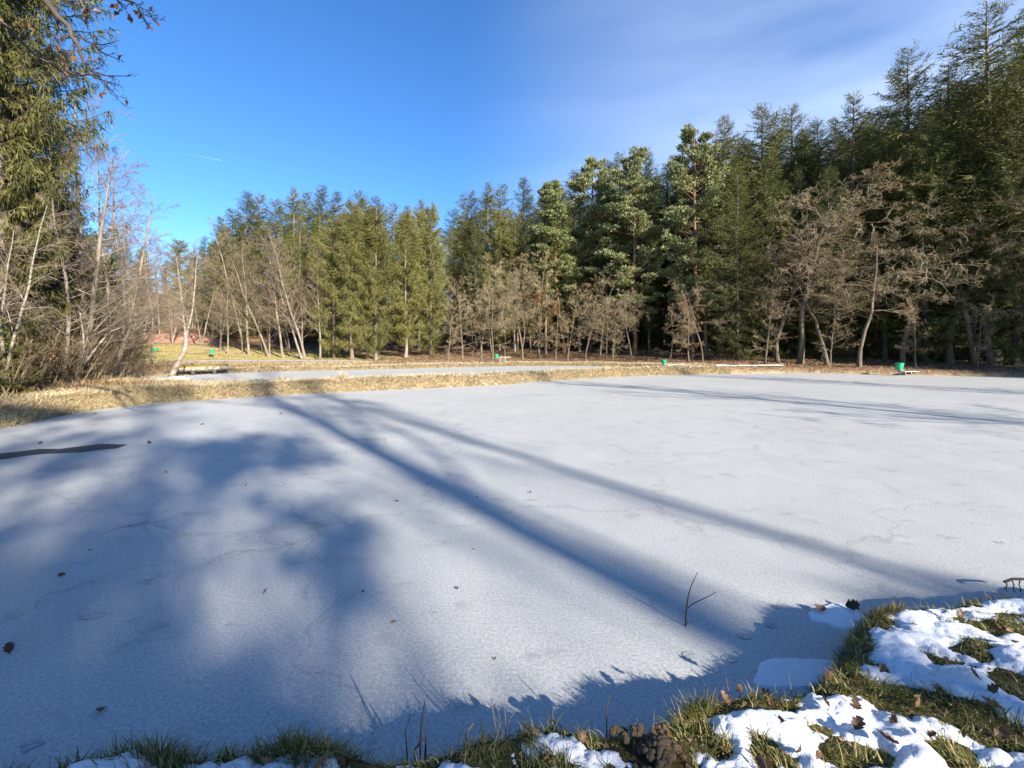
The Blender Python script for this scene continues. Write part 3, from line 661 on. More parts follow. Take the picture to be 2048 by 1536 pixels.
for i, (px, Y, top, pk) in enumerate(SKY):
    x = at(px, Y); H = CAMZ + (HOR - top) / F * Y - tz(x, Y)
    place(pk, x, Y, H, 'tall dense spruce, %s conifer top from the left along the skyline of the wood' % ORD[i], 'conifers of the skyline', w=RNG.uniform(1.0, 1.3), tilt=(RNG.normal(0, 0.015), RNG.normal(0, 0.015)))

# deeper rows that close the wood behind the skyline trees
k = 0
for Yb in (70, 78, 88):
    for px in range(380, 2300, 62):
        Yr = Yb * (1 - 0.40 * sstep(1000, 2000, px)) + RNG.uniform(-3, 3)
        x = at(px + RNG.uniform(-22, 22), Yr); k += 1
        topmax = np.interp(px, [380, 440, 500, 700, 860, 1000, 1250, 1500, 1800, 2048, 2300], [500, 450, 410, 400, 425, 385, 335, 250, 190, 60, 0])
        H = min(29, CAMZ + (HOR - topmax - RNG.uniform(14, 60)) / F * Yr - tz(x, Yr))
        place(['dark0', 'dark1', 'dark2', 'spruce0', 'spruce3'][RNG.integers(5)], x, Yr, H, 'spruce deep inside the wood, almost hidden by the trees before it', 'spruces deep in the wood', w=RNG.uniform(0.9, 1.2))

# front of the wood, lit: spruces whose pale lower trunks show
FR = [(668, 46, 440, 'warm1', 'sunlit spruce just left of the three spruces with bare pale trunk feet'), (705, 44.5, 405, 'warm0', 'sunlit spruce with pale bare trunk foot, leftmost of the close row of three'),
      (735, 45, 425, 'warm2', 'slim sunlit spruce with pale trunk foot, in the middle of the close row of three'), (752, 44.5, 412, 'warm1', 'sunlit spruce with pale trunk foot, rightmost of the close row of three'),
      (690, 52, 430, 'warm2', 'sunlit spruce standing directly behind the close row of three'), (812, 46, 425, 'warm0', 'sunlit drooping spruce with pale trunk, left one of the pair before the dark gap'), (861, 47.5, 412, 'warm1', 'sunlit broad spruce with short pale trunk, right one of the pair before the dark gap'),
      (838, 54, 420, 'warm2', 'sunlit spruce between and behind the pair before the dark gap'), (640, 53, 420, 'spruce1', 'spruce behind the last of the leaning alders'), (600, 56, 430, 'spruce3', 'spruce half hidden behind the thickest leaning alder'),
      (905, 52, 450, 'spruce0', 'spruce behind the bare trees at the end of the sunny spruces'), (1000, 52, 420, 'warm1', 'olive green spruce above the bare young oaks'), (1035, 54, 430, 'spruce1', 'spruce left of the leaning pine')]
for px, Y, top, pk, lab in FR:
    x = at(px, Y); H = CAMZ + (HOR - top) / F * Y - tz(x, Y); place(pk, x, Y, H, lab, 'sunlit spruces at the front of the wood', w=0.85)
# pines
for px, Y, top, pk, lab, tl in [(1128, 49, 372, 'pine0', 'leaning Scots pine with bare reddish trunk above the bare oaks', -0.09), (1180, 51, 330, 'pine1', 'yellowish green pine between the leaning pine and the layered pine', 0.0),
      (1268, 45, 312, 'pine2', 'grey green pine with layered plates of needles reaching far down', 0.0), (1385, 42, 266, 'pine2', 'tallest blue green pine with wide layered crown beside the dark spruces', 0.02), (1418, 47, 300, 'pine1', 'pine half behind the tallest blue green pine', 0.03)]:
    x = at(px, Y); H = CAMZ + (HOR - top) / F * Y - tz(x, Y); place(pk, x, Y, H, lab, 'pines at the wood edge', tilt=(tl, 0), w=1.0)
# dark low-branched spruces on the right
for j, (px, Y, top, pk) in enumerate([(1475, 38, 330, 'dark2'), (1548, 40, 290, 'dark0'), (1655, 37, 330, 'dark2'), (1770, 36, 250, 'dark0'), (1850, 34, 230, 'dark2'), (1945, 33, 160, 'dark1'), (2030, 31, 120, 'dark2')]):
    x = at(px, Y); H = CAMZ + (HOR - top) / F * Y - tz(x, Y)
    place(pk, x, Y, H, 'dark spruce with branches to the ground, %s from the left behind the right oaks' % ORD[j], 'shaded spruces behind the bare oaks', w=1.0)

# leaning alders on the left of the middle
AT = [(612, 44.5, 470, 'alder0', -0.24, 'thickest grey alder leaning left beside the sunlit spruces'), (603, 46, 500, 'alder2', -0.20, 'forked alder leaning left behind the thickest alder'), (566, 46, 480, 'alder1', -0.20, 'leaning alder, next to the left of the thickest alder'), (537, 47, 500, 'alder3', -0.16, 'twin stemmed leaning alder with mossy foot above the green mound'),
      (498, 48, 480, 'alder0', -0.10, 'upright grey alder with wide twiggy crown behind the green mound'), (487, 50, 470, 'alder2', -0.06, 'double alder beside the upright grey alder behind the mound'), (640, 45, 490, 'alder1', -0.05, 'straight slim alder immediately left of the sunlit spruces'), (440, 50, 520, 'alder3', 0.0, 'purplish twin alder above the fallen branch on the mound'),
      (455, 47, 560, 'alder1', 0.05, 'short purplish alder above the fallen branch'), (405, 53, 510, 'alder2', 0.03, 'bare alder behind the forks of the leaning pond birch'), (372, 56, 500, 'alder0', 0.04, 'bare alder on the mound just left of the leaning pond birch'), (345, 54, 540, 'alder3', 0.02, 'bare twin alder right of the pale straight birch on the mound'),
      (318, 58, 490, 'alder1', -0.03, 'bare alder beyond the green buckets on the mound'), (288, 60, 520, 'alder2', 0.0, 'bare alder behind the reddish earth bank'), (262, 50, 540, 'alder0', 0.03, 'bare alder at the left end of the mound'), (525, 52, 520, 'alder1', -0.1, 'slim alder in the shade behind the leaning alders'), (580, 50, 520, 'alder3', -0.14, 'alder in the shade behind the thickest leaning alder')]
for px, Y, top, pk, tl, lab in AT:
    x = at(px, Y); H = (CAMZ + (HOR - top) / F * Y - tz(x, Y)) / math.cos(tl); place(pk, x, Y, H, lab, 'bare alders left of the sunlit spruces', tilt=(tl, 0), w=1.15)
# far wood behind the mound
for j, (px, Y, top, pk) in enumerate([(250, 70, 470, 'spruce1'), (285, 75, 500, 'warm1'), (225, 66, 440, 'dark1'), (330, 80, 520, 'dark0'), (360, 76, 480, 'warm0'), (390, 70, 500, 'spruce2'), (195, 62, 470, 'spruce0'), (310, 66, 560, 'alder2'), (340, 68, 540, 'alder0'), (270, 64, 540, 'alder1'), (235, 58, 560, 'alder3'), (425, 64, 480, 'spruce3'), (455, 62, 450, 'dark0'), (160, 52, 430, 'dark2'), (115, 44, 420, 'dark0')]):
    x = at(px, Y); H = CAMZ + (HOR - top) / F * Y - tz(x, Y)
    place(pk, x, Y, H, ('bare alder, %s tree' if 'alder' in pk else 'spruce, %s tree') % ORD[j] + ' of the thin far wood beyond the green mound', 'far wood beyond the mound', w=1.1)

# bare oaks and young trees along the wood edge
OT = [(925, 43, 560, 'young0', 0, 'thin young tree at the left end of the bare oak row'), (962, 44, 520, 'oak0', 0.05, 'bare tan oak with dense crown at the left end of the oak row'), (985, 42, 560, 'oak1', 0.1, 'leaning bare oak in the front of the oak row'), (1010, 45, 490, 'oak3', -0.08, 'taller bare oak behind the leaning one in the oak row'), (1045, 43, 525, 'oak1', 0, 'bare oak left of the leaning pine'),
      (1078, 44, 520, 'young2', 0, 'slim bare tree standing upright below the leaning pine'), (1112, 42, 600, 'young1', 0, 'young beech with orange brown leaves under the leaning pine'), (1172, 41, 585, 'oak0', 0.02, 'low wide mossy oak with spreading crown above the litter slope'), (1200, 44, 540, 'oak2', -0.1, 'bare oak with a few brown leaves above the low wide oak'), (1225, 41, 600, 'young0', 0, 'young tree to the right of the low wide oak'),
      (1262, 40, 560, 'oak1', 0.03, 'bare oak below the layered pine'), (1378, 38, 590, 'young1', 0, 'young beech with orange leaves below the tallest pine'), (1405, 37, 560, 'oak2', 0, 'bare oak with scattered brown leaves right of the young beech'), (1340, 40, 620, 'young2', 0, 'thin sapling between the layered pine and the tallest pine'),
      (1600, 35, 372, 'oak3', -0.02, 'large bare oak with wide sunlit crown before the dark spruces'), (1718, 31.8, 480, 'oak1', -0.03, 'smaller bare oak near the right pond bank with level branches'), (1900, 33, 318, 'oak0', 0.06, 'tallest bare oak with broad pinkish crown near the green feeder'), (1985, 31, 400, 'oak2', 0.02, 'bare oak at the right edge of the wood with brown leaves'), (1832, 31.5, 600, 'young1', 0, 'young beech with pale brown leaves right of the green feeder'),
      (1955, 30.5, 610, 'young0', 0, 'young tree with few leaves before the rightmost oaks'), (1530, 35, 560, 'young2', 0, 'bare young tree left of the large oak in the shade'), (1660, 34, 560, 'young0', 0, 'bare young tree between the large oak and the smaller oak'), (2060, 31, 470, 'oak3', -0.05, 'bare oak cut by the right border'), (1555, 36, 450, 'oak0', 0.0, 'bare oak half behind the large one, to its left'), (1655, 34, 500, 'oak2', 0.04, 'bare oak between the large one and the smaller one'), (1805, 33, 440, 'oak1', -0.06, 'bare oak behind the green feeder'), (1950, 32, 390, 'oak3', 0.0, 'bare oak next to the tallest one, on its right')]
for px, Y, top, pk, tl, lab in OT:
    x = at(px, Y); H = (CAMZ + (HOR - top) / F * Y - tz(x, Y)) * ((0.97 if px > 1450 else 0.86) if 'oak' in pk else 1.0); place(pk, x, Y, H, lab, 'bare trees along the wood edge', tilt=(tl, 0), w=1.5 if px > 1450 and 'oak' in pk else 1.15)
for j in range(8):
    px = 905 + j * 44 + RNG.uniform(-10, 10); Y = RNG.uniform(41, 47) - 6 * (px > 1250); x = at(px, Y)
    place(['young0', 'oak1', 'young2', 'oak3', 'young1'][j % 5], x, Y, RNG.uniform(4.5, 8.5), 'slender bare young tree, %s from the left in the thicket under the pines' % ORD[j], 'young trees under the pines', w=1.25, tilt=(RNG.normal(0, 0.06), 0))
# small trunks in the shade of the wood
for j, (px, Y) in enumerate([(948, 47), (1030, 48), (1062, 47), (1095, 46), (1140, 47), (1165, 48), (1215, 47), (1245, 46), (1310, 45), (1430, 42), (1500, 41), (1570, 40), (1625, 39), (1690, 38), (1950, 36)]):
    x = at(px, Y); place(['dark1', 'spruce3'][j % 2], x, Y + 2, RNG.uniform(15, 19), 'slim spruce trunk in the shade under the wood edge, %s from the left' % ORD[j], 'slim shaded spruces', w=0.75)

# left bank: big spruces cut by the frame, birches, alders, shrubs
place('edge_spruce', -17.5, 15.0, 22, 'big drooping spruce cut off by the left border of the picture', 'spruces of the left bank', rz=1.2, w=0.80)
place('edge_spruce2', -21.6, 18.5, 21.5, 'dark spruce directly behind the big drooping spruce on the left', 'spruces of the left bank', rz=0.4, w=0.85)
place('edge_spruce2', -25.6, 22.5, 18, 'dark spruce behind the white birch clump, lower than its neighbours', 'spruces of the left bank', rz=2.4, w=0.9)
place('edge_spruce', -17.2, 12.2, 20, 'spruce outside the left border whose boughs reach in', 'spruces of the left bank', rz=3.0, w=0.8)
place('edge_spruce2', -20.6, 20.0, 9, 'low dark spruce in the shade behind the left thicket', 'spruces of the left bank', rz=5.0)
for j_, (px_, Y_, H_) in enumerate([(118, 20.5, 7.5), (165, 23.5, 7.0), (215, 30, 7.5), (40, 19.5, 10)]):
    place('edge_spruce2', at(px_, Y_), Y_, H_, 'low dark spruce in the shade of the left thicket, %s from its front' % ORD[j_], 'low spruces of the left thicket', rz=1.1 * j_)
place('birch0', at(12, 13.5), 13.5, CAMZ + (HOR - 380) / F * 13.5 - 0.4, 'white three stemmed birch before the big drooping spruce', 'birches of the left bank', rz=0.2, tilt=(0.05, 0))
LT = [(128, 16.5, 290, 'left_alder1', 0.05, 1.0, 'slim grey alder with crooked foot beside the big spruce'), (150, 18, 300, 'left_alder0', 0.09, 1.0, 'thick broken topped alder with long level boughs'), (182, 21, 205, 'birch1', 0.06, 0.8, 'tallest thin white birch rising above the left alders'), (205, 22, 330, 'left_alder2', 0.10, 1.0, 'purplish alder right of the tallest thin birch'),
      (235, 24, 330, 'left_alder1', 0.10, 1.1, 'leaning alder with wide arching boughs over the left bank'), (222, 21, 380, 'left_alder0', 0.16, 0.9, 'strongly leaning alder, rightmost of the left bank trees'), (262, 30, 420, 'left_alder2', 0.06, 1.0, 'alder behind the leaning ones at the foot of the mound'),
      (300, 34, 470, 'left_alder1', 0.04, 1.0, 'farther alder at the start of the green mound')]
for px, Y, top, pk, tl, w, lab in LT:
    x = at(px, Y); H = CAMZ + (HOR - top) / F * Y - tz(x, Y); place(pk, x, Y, H, lab, 'bare trees of the left bank', tilt=(tl, 0), w=w, rz=RNG.uniform(-0.4, 0.4))
for j, (px, Y, H, pk) in enumerate([(-10, 13.2, 2.2, 'shrub0'), (40, 14.8, 2.4, 'shrub1'), (95, 16.0, 2.3, 'shrub0'), (140, 17.0, 2.4, 'shrub1'), (175, 18.0, 2.5, 'shrub2'), (215, 19.6, 2.3, 'shrub0'), (248, 22.5, 2.2, 'shrub1'), (120, 19.5, 3.4, 'shrub1'), (185, 22.5, 3.6, 'shrub2'), (240, 28, 3.2, 'shrub0')]):
    place(pk, at(px, Y), Y, H, 'bare twiggy shrub, %s of the thicket on the left bank' % ORD[j], 'shrubs of the left thicket', cat='shrub', w=1.1)
for j, (px, Y, H) in enumerate([(14, 13.6, 1.8), (58, 15.4, 1.7), (95, 17.5, 2.0), (150, 19.5, 2.0), (210, 23, 1.8), (-40, 13.0, 2.6), (265, 40, 3.0)]):
    place('small_spruce', at(px, Y), Y, H, 'small green spruce sapling, %s from the left in the thicket' % ORD[j] if j < 5 else ('spruce sapling at the left border' if j == 5 else 'small spruce sapling at the left end of the mound'), 'spruce saplings', cat='sapling')

# leaning forked birch at the corner of the second pond
rngb = np.random.default_rng(5)
bY = 21.2
def bp(px, py, dy=0): return [at(px, bY + dy), bY + dy, CAMZ + (HOR - py) / F * (bY + dy)]
stem = np.array([bp(341, 757), bp(350, 738), bp(358, 722), bp(367, 706), bp(371, 694), bp(372, 680), bp(371, 664)])
f1 = np.array([bp(371, 664), bp(367, 640), bp(365, 610), bp(362, 585), bp(358, 555), bp(355, 530), bp(350, 505)])
f2 = np.array([bp(372, 672), bp(379, 648), bp(385, 620), bp(388, 590), bp(391, 560), bp(392, 535), bp(396, 505)])
org = stem[0].copy()
br_root = empty('birch_tree', tuple(org)); tag(br_root, 'pale birch with curved foot and forked stem leaning over the pond corner', 'tree')
v, q, t = tubes((stem - org)[None], np.linspace(0.135, 0.075, 7)[None], 9); obj('trunk', make_mesh('trunk', v, t, q, M['bark_birch']), br_root)
FK = np.stack([f1, f2]) - org; FR_ = np.stack([np.linspace(0.062, 0.012, 7), np.linspace(0.055, 0.012, 7)])
v, q, t = tubes(FK, FR_, 7); cr = obj('crown', make_mesh('forks', v, t, q, M['bark_birch']), br_root)
mb = MB(); P, Rd = FK, FR_
for spec in (lv(16, 55, 0.30, t0=0.1, rf=0.4, K=6, wig=0.1), lv(7, 42, 0.5, rf=0.55, K=5, wig=0.12), lv(6, 40, 0.5, rf=0.8, K=4, wig=0.14)):
    P, Rd = spawn(P, Rd, spec['n'], spec.get('t0', 0.2), 1.0, spec['ang'], 12, spec['lf'], spec['rf'], spec['K'], spec['wig'], 0.0, rngb, 0.006)
    v, q, t = tubes(P, Rd, 3, False); mb.add(v, t, q)
obj('twigs', mb.mesh('twigs', M['twig_purple']), cr)

# ------------------------------------------------------------------ trees that stand behind and beside the camera: their shadows lie on the ice
def behind(pk, u, v, H, label, **k):
    """u: across the sun's direction, v: along it (away from the sun)"""
    x = 0.777 * u - 0.629 * v; y = 0.629 * u + 0.777 * v
    return place(pk, x, y, H, label, 'trees behind the photographer', **k)
OKB = [lv(12, 46, 0.36, t0=0.52, wig=0.17, up=0.05, rf=0.55, K=9, asd=14), lv(7, 48, 0.42, t0=0.2, wig=0.22, up=0.05, rf=0.55, K=7), lv(6, 46, 0.46, t0=0.15, wig=0.25, up=0.04, rf=0.6, K=5), lv(3, 46, 0.5, t0=0.1, wig=0.22, rf=0.8, K=4)]
PR['shade_oak0'] = bare_tree(401, 15, 0.155, [lv(9, 34, 0.34, t0=0.5, wig=0.12, up=0.05, rf=0.5, K=9)] + OKB[1:], 1, 0.03, (0, 0), bark='bark_oak', twig='twig_oak', leaves=300, rmin=0.008, leaf_size=0.11, fine=2)
PR['shade_oak2'] = bare_tree(404, 14, 0.11, [lv(16, 58, 0.36, t0=0.3, wig=0.16, up=0.03, rf=0.5, K=8)] + OKB[1:], 1, 0.04, (0, 0), bark='bark_oak', twig='twig_oak', leaves=1700, rmin=0.008, leaf_size=0.17, fine=2)
NAMES['shade_oak'] = 'oak_tree'
behind('shade_oak0', 2.6, -32, 28, 'oak standing behind the photographer that throws the thick trunk shadow', rz=0.7)
behind('shade_oak0', 4.9, -42, 30, 'oak far behind the photographer throwing the pale slanting shadow', rz=2.1, w=0.5)
behind('shade_oak0', 3.7, -46, 33, 'tall oak far behind the photographer, beside the one with the thick trunk', rz=3.3, w=0.5)
behind('shade_oak0', 0.6, -44, 31, 'tall oak far behind the photographer, shading the ice before the birch', rz=5.0, w=0.7)
for j, (u_, v_, H_, w_) in enumerate([(-0.6, -31, 19, 1.0), (-3.4, -32, 22, 1.1), (-6.2, -31, 20, 1.1), (-9.4, -30, 19, 1.1), (-4.6, -39, 23, 1.1), (-1.2, -39, 23, 1.0), (0.2, -34, 18.8, 0.8), (-2.4, -35, 20, 0.9), (-7.6, -38, 22, 1.1)]):
    behind('shade_oak2', u_, v_, H_, 'leafy oak behind the photographer, %s of those dappling the left ice' % ORD[j], rz=1.3 * j, w=w_)
for j, (u_, H_) in enumerate([(-3.6, 11.2), (-2.3, 10.7), (-1.1, 11.0), (0.0, 10.6), (0.6, 10.3), (1.3, 9.8), (2.0, 9.0), (2.8, 8.6), (3.8, 9.2), (4.9, 9.3), (6.0, 8.9), (7.2, 8.7)]):
    behind('warm%d' % (j % 3), u_, -22 + 0.4 * math.sin(j * 2.3), H_, 'young spruce of the row behind the photographer, %s from the west' % ORD[j], w=0.9)
behind('alder1', 17.5, -12, 15, 'alder right of the photographer throwing the thin shadow far out', w=1.0)
behind('alder0', 28, -10, 14, 'second alder right of the photographer throwing thin shadows', w=1.0)
for j, (x, y, H, pk) in enumerate([(44, 18, 16.5, 'dark0'), (47, 11, 19, 'dark2'), (43, 25, 16.5, 'spruce2'), (52, 16, 24, 'dark1'), (50, 6, 20, 'dark0'), (41, 31, 18, 'dark2'), (57, 22, 24, 'dark2'), (46, 30, 24, 'dark0'), (55, 1, 22, 'spruce0'), (50, 38, 25, 'dark1'), (60, 8, 24, 'dark2'), (43, 36, 23, 'dark2')]):
    place(pk, x, y, H, 'spruce of the wood beyond the right border, shading the right bank', 'spruces beyond the right border', w=1.0)

# ------------------------------------------------------------------ overhanging oak at the top left
ro = np.random.default_rng(77)
oY = 5.0
def op(px, py, dy=0.0): Y = oY + dy; return [at(px, Y), Y, CAMZ + (HOR - py) / F * Y]
oroot = empty('oak_tree', (-9.0, 2.2, tz(-9.0, 2.2) - 0.1)); tag(oroot, 'oak whose dark twisted branch hangs into the top left corner', 'tree')
oo = np.array(oroot.location)
tp_, tr_ = trunk_line(9.5, 0.22, 10, 0.05, ro, (0.04, 0.03))
v, q, t = tubes(tp_[None], tr_[None], 10); obj('trunk', make_mesh('trunk', v, t, q, M['bark_oak']), oroot)
j0 = tp_[6] + oo
limb = np.array([j0, [-7.6, 3.4, 7.3], [-6.6, 4.4, 7.0], op(70, -60), op(92, 2), op(118, 36), op(138, 52), op(143, 72), op(158, 92), op(166, 122), op(172, 132)]) - oo
lr = np.array([0.10, 0.085, 0.07, 0.05, 0.036, 0.03, 0.026, 0.023, 0.020, 0.014, 0.008])
limb2 = np.array([tp_[7], [-6.8 - oo[0], 4.2 - oo[1], 8.0 - oo[2]], *[np.array(op(a, b, 0.4)) - oo for a, b in [(120, -80), (150, -30), (162, 5), (172, 22), (178, 26)]]])
limb3 = np.array([tp_[7], [-6.5 - oo[0], 3.9 - oo[1], 7.9 - oo[2]], *[np.array(op(a, b, -0.3)) - oo for a, b in [(170, -90), (205, -40), (228, -8), (270, 6), (290, 40)]]])
limb4 = np.array([tp_[5], [-7.4 - oo[0], 4.2 - oo[1], 6.1 - oo[2]], *[np.array(op(a, b, 0.8)) - oo for a, b in [(-20, 20), (30, 70), (70, 110), (105, 130), (130, 148)]]])
lb = MB(); v, q, t = tubes(limb[None], lr[None], 7); lb.add(v, t, q)
l7 = np.stack([limb2, limb3, limb4]); r7 = np.tile(np.array([0.08, 0.06, 0.035, 0.022, 0.014, 0.009, 0.006]), (3, 1)); v, q, t = tubes(l7, r7, 6); lb.add(v, t, q)
ocr = obj('crown', lb.mesh('limbs', M['bark_dark']), oroot)
mb = MB()
kn = np.array([[op(140, 74), op(132, 76), op(124, 80), op(118, 79), op(110, 74)], [op(146, 70), op(165, 78), op(185, 88), op(205, 90), op(228, 84)], [op(170, 128), op(180, 140), op(196, 146), op(215, 152), op(262, 152)],
               [op(170, 128), op(190, 145), op(205, 160), op(215, 172), op(236, 196)], [op(147, 80), op(148, 92), op(147, 105), op(149, 115), op(148, 122)], [op(135, 145, .3), op(160, 152, .2), op(180, 148), op(200, 160), op(225, 190)], [op(185, 88), op(196, 96), op(203, 104), op(220, 112), op(236, 118)]]) - oo
kr = np.tile(np.array([0.013, 0.010, 0.008, 0.006, 0.004]), (7, 1)); v, q, t = tubes(kn, kr, 5); mb.add(v, t, q)
P, Rd = kn, kr
for n_, lf in ((7, 0.38), (4, 0.45)):
    P, Rd = spawn(P, Rd, n_, 0.15, 1.0, 42, 14, lf, 0.6, 5, 0.22, 0.03, ro, 0.0030, lmin=0.05); v, q, t = tubes(P, Rd, 4, False); mb.add(v, t, q)
obj('twigs', mb.mesh('twigs', M['twig_dark']), ocr)
tw1 = P; PL = []
for i in range(3):
    P, Rd = l7[i:i + 1, 2:], r7[i:i + 1, 2:]; mb = MB()
    for n_, lf in ((7, 0.30), (5, 0.40), (4, 0.45)):
        P, Rd = spawn(P, Rd, n_, 0.1, 1.0, 45, 14, lf, 0.55, 5, 0.22, 0.03, ro, 0.0030, lmin=0.05); v, q, t = tubes(P, Rd, 4, False); mb.add(v, t, q)
    obj('twigs', mb.mesh('twigs', M['twig_dark']), ocr); PL.append(P)
P = np.concatenate(PL)
ends = np.concatenate([P[:, -1], tw1[:, -1][::3]]); ends = ends[ro.integers(0, len(ends), 90)]
v, t = kites(ends, ro.normal(0, 0.5, (90, 3)) - UP * 0.6, ro.uniform(0.05, 0.10, 90), ro.uniform(0.014, 0.03, 90), ro, 0.5)
obj('leaves', make_mesh('leaves', v, t, None, M['brown_leaf'], False), ocr)

# ------------------------------------------------------------------ ground cover
def scatter(n, x0, x1, y0, y1, test, rng):
    x = rng.uniform(x0, x1, n); y = rng.uniform(y0, y1, n)
    z, s1, s2, s3, nr = terrain(x, y, True); k = test(x, y, s1, s2, s3, nr, z)
    return np.stack([x, y, z], -1)[k], s1[k], s2[k]
rg = np.random.default_rng(31)
inview = lambda x, y, m=1.0: np.abs(x) < 1.2 * y + m
# withered grass on the dam and the banks of the ponds
Pd, s1, s2 = scatter(1500000, -20, 20, 9, 41, lambda x, y, s1, s2, s3, nr, z: (np.minimum(s1, s2) > 0.02) & (np.minimum(s1, s2) < 1.9 + 1.2 * fbm(x, y, 2)) & inview(x, y) & (x < 15.5 + 0.2 * (y - 32)) & (rg.random(len(x)) < np.clip(1.2 - y / 60, 0.3, 1)) & (fbm(x * 0.8, y * 0.8, 91) > 0.20), rg)
n = len(Pd)
w2 = (s1 < s2)
gxd, gyd = terrain(Pd[:, 0] + 0.15, Pd[:, 1]) - Pd[:, 2], terrain(Pd[:, 0], Pd[:, 1] + 0.15) - Pd[:, 2]
az = np.arctan2(-gyd, -gxd) + rg.normal(0, 0.9, n)
Hh = rg.uniform(0.06, 0.20, n) * np.where(Pd[:, 1] < 17, 1.35, 1.0) * (0.6 + 0.8 * fbm(Pd[:, 0] * 2, Pd[:, 1] * 2, 4))
v, t, q = blades(Pd, az, Hh, rg.uniform(0.008, 0.016, n) * np.clip(Pd[:, 1] / 18, 0.6, 2), rg.uniform(0.5, 1.7, n), rg, 1, 0.9)
tag(obj('dry_grass', make_mesh('dry_grass', v, t, q, M['dry_grass'], False)), 'withered straw coloured grass on the dam and pond banks', 'grass', kind='stuff')
# short grass of the green mound
Pd, s1, s2 = scatter(40000, -48, -8, 33, 56, lambda x, y, s1, s2, s3, nr, z: (np.minimum(np.minimum(s1, s2), s3) > 0.3) & (np.exp(-((x + 30) / 17) ** 2 - ((y - 46) / 7.5) ** 2) > 0.3 + 0.25 * rg.random(len(x))), rg)
n = len(Pd); v, t, q = blades(Pd, rg.uniform(0, 6.28, n), rg.uniform(0.06, 0.16, n), rg.uniform(0.012, 0.03, n), rg.uniform(0.2, 1.2, n), rg, 2)
tag(obj('meadow_grass', make_mesh('meadow_grass', v, t, q, M['mound_grass'], False)), 'short yellowish green grass on the low mound beyond the second pond', 'grass', kind='stuff')
# withered undergrowth of the left bank
Pd, s1, s2 = scatter(48000, -30, -10, 10, 34, lambda x, y, s1, s2, s3, nr, z: (np.minimum(s1, s2) > 1.6) & (s1 + 0.6 * fbm(x, y, 3) > 2.2) & inview(x, y) & (x < -11.5), rg)
n = len(Pd); v, t, q = blades(Pd, rg.uniform(0, 6.28, n), rg.uniform(0.12, 0.55, n) * (0.4 + fbm(Pd[:, 0], Pd[:, 1], 6)), rg.uniform(0.005, 0.012, n), rg.uniform(0.2, 1.7, n), rg, 3)
tag(obj('undergrowth', make_mesh('undergrowth', v, t, q, M['bramble'], False)), 'tangled withered undergrowth at the foot of the left thicket', 'undergrowth', kind='stuff')
# fallen leaves on banks and forest floor
Pd, s1, s2 = scatter(150000, -30, 42, 9, 56, lambda x, y, s1, s2, s3, nr, z: (np.minimum(np.minimum(s1, s2), s3) > 0.15) & inview(x, y) & ((rg.random(len(x)) < 0.5 * sstep(1.5, 4, np.minimum(s1, s2))) | ((x < -9) & (y < 19) & (rg.random(len(x)) < 0.8)) | ((x > 14) & (rg.random(len(x)) < 0.7))) & ~((np.exp(-((x + 30) / 17) ** 2 - ((y - 46) / 7.5) ** 2) > 0.35)), rg)
n = len(Pd); nv = rg.normal(0, 0.45, (n, 3)) + UP
v, t = kites(Pd + UP * rg.uniform(0.0, 0.05, n)[:, None], np.stack([np.cos(a_ := rg.uniform(0, 6.28, n)), np.sin(a_), rg.normal(0, 0.35, n)], -1), rg.uniform(0.07, 0.15, n) * np.clip(Pd[:, 1] / 25, 0.75, 1.5), rg.uniform(0.025, 0.05, n), rg, 0.5, nv)
tag(obj('leaf_litter', make_mesh('leaf_litter', v, t, None, M['litter'], False)), 'brown fallen leaves covering banks and forest floor', 'leaves', kind='stuff')
# grass tufts standing up on the dam
def tuft(px, py, Hm, n_, spread, label, mat='dry_grass', z=0.45):
    P0 = gp(px, py, z); P0[2] = tz(P0[0], P0[1])
    e = np.stack([rg.normal(0, spread, n_), rg.normal(0, spread, n_), np.zeros(n_)], -1); a = np.arctan2(e[:, 1], e[:, 0]) + rg.normal(0, 0.5, n_)
    v, t, q = blades(e, a, rg.uniform(0.4, 1.0, n_) * Hm, rg.uniform(0.004, 0.009, n_), rg.uniform(0.1, 0.9, n_), rg, 3)
    o = obj('grass_tuft', make_mesh('grass_tuft', v, t, q, M[mat], False), None, tuple(P0)); tag(o, label, 'grass', 'grass tufts on the dam')
tuft(1028, 768, 0.55, 420, 0.20, 'big green and straw coloured grass tuft in the middle of the dam', z=0.2)
tuft(685, 757, 0.55, 180, 0.12, 'tall pale grass tuft on the dam before the three spruces')
tuft(563, 760, 0.42, 90, 0.09, 'small pale grass tuft on the dam left of the tall one')
tuft(520, 761, 0.28, 60, 0.08, 'smallest grass tuft at the left of the dam')
tuft(770, 756, 0.50, 26, 0.16, 'sparse thin dead stalks on the dam right of the tall tuft', 'rush')
tuft(1240, 745, 0.45, 240, 0.22, 'greenish tuft on the dam near the green feeder', z=0.35)

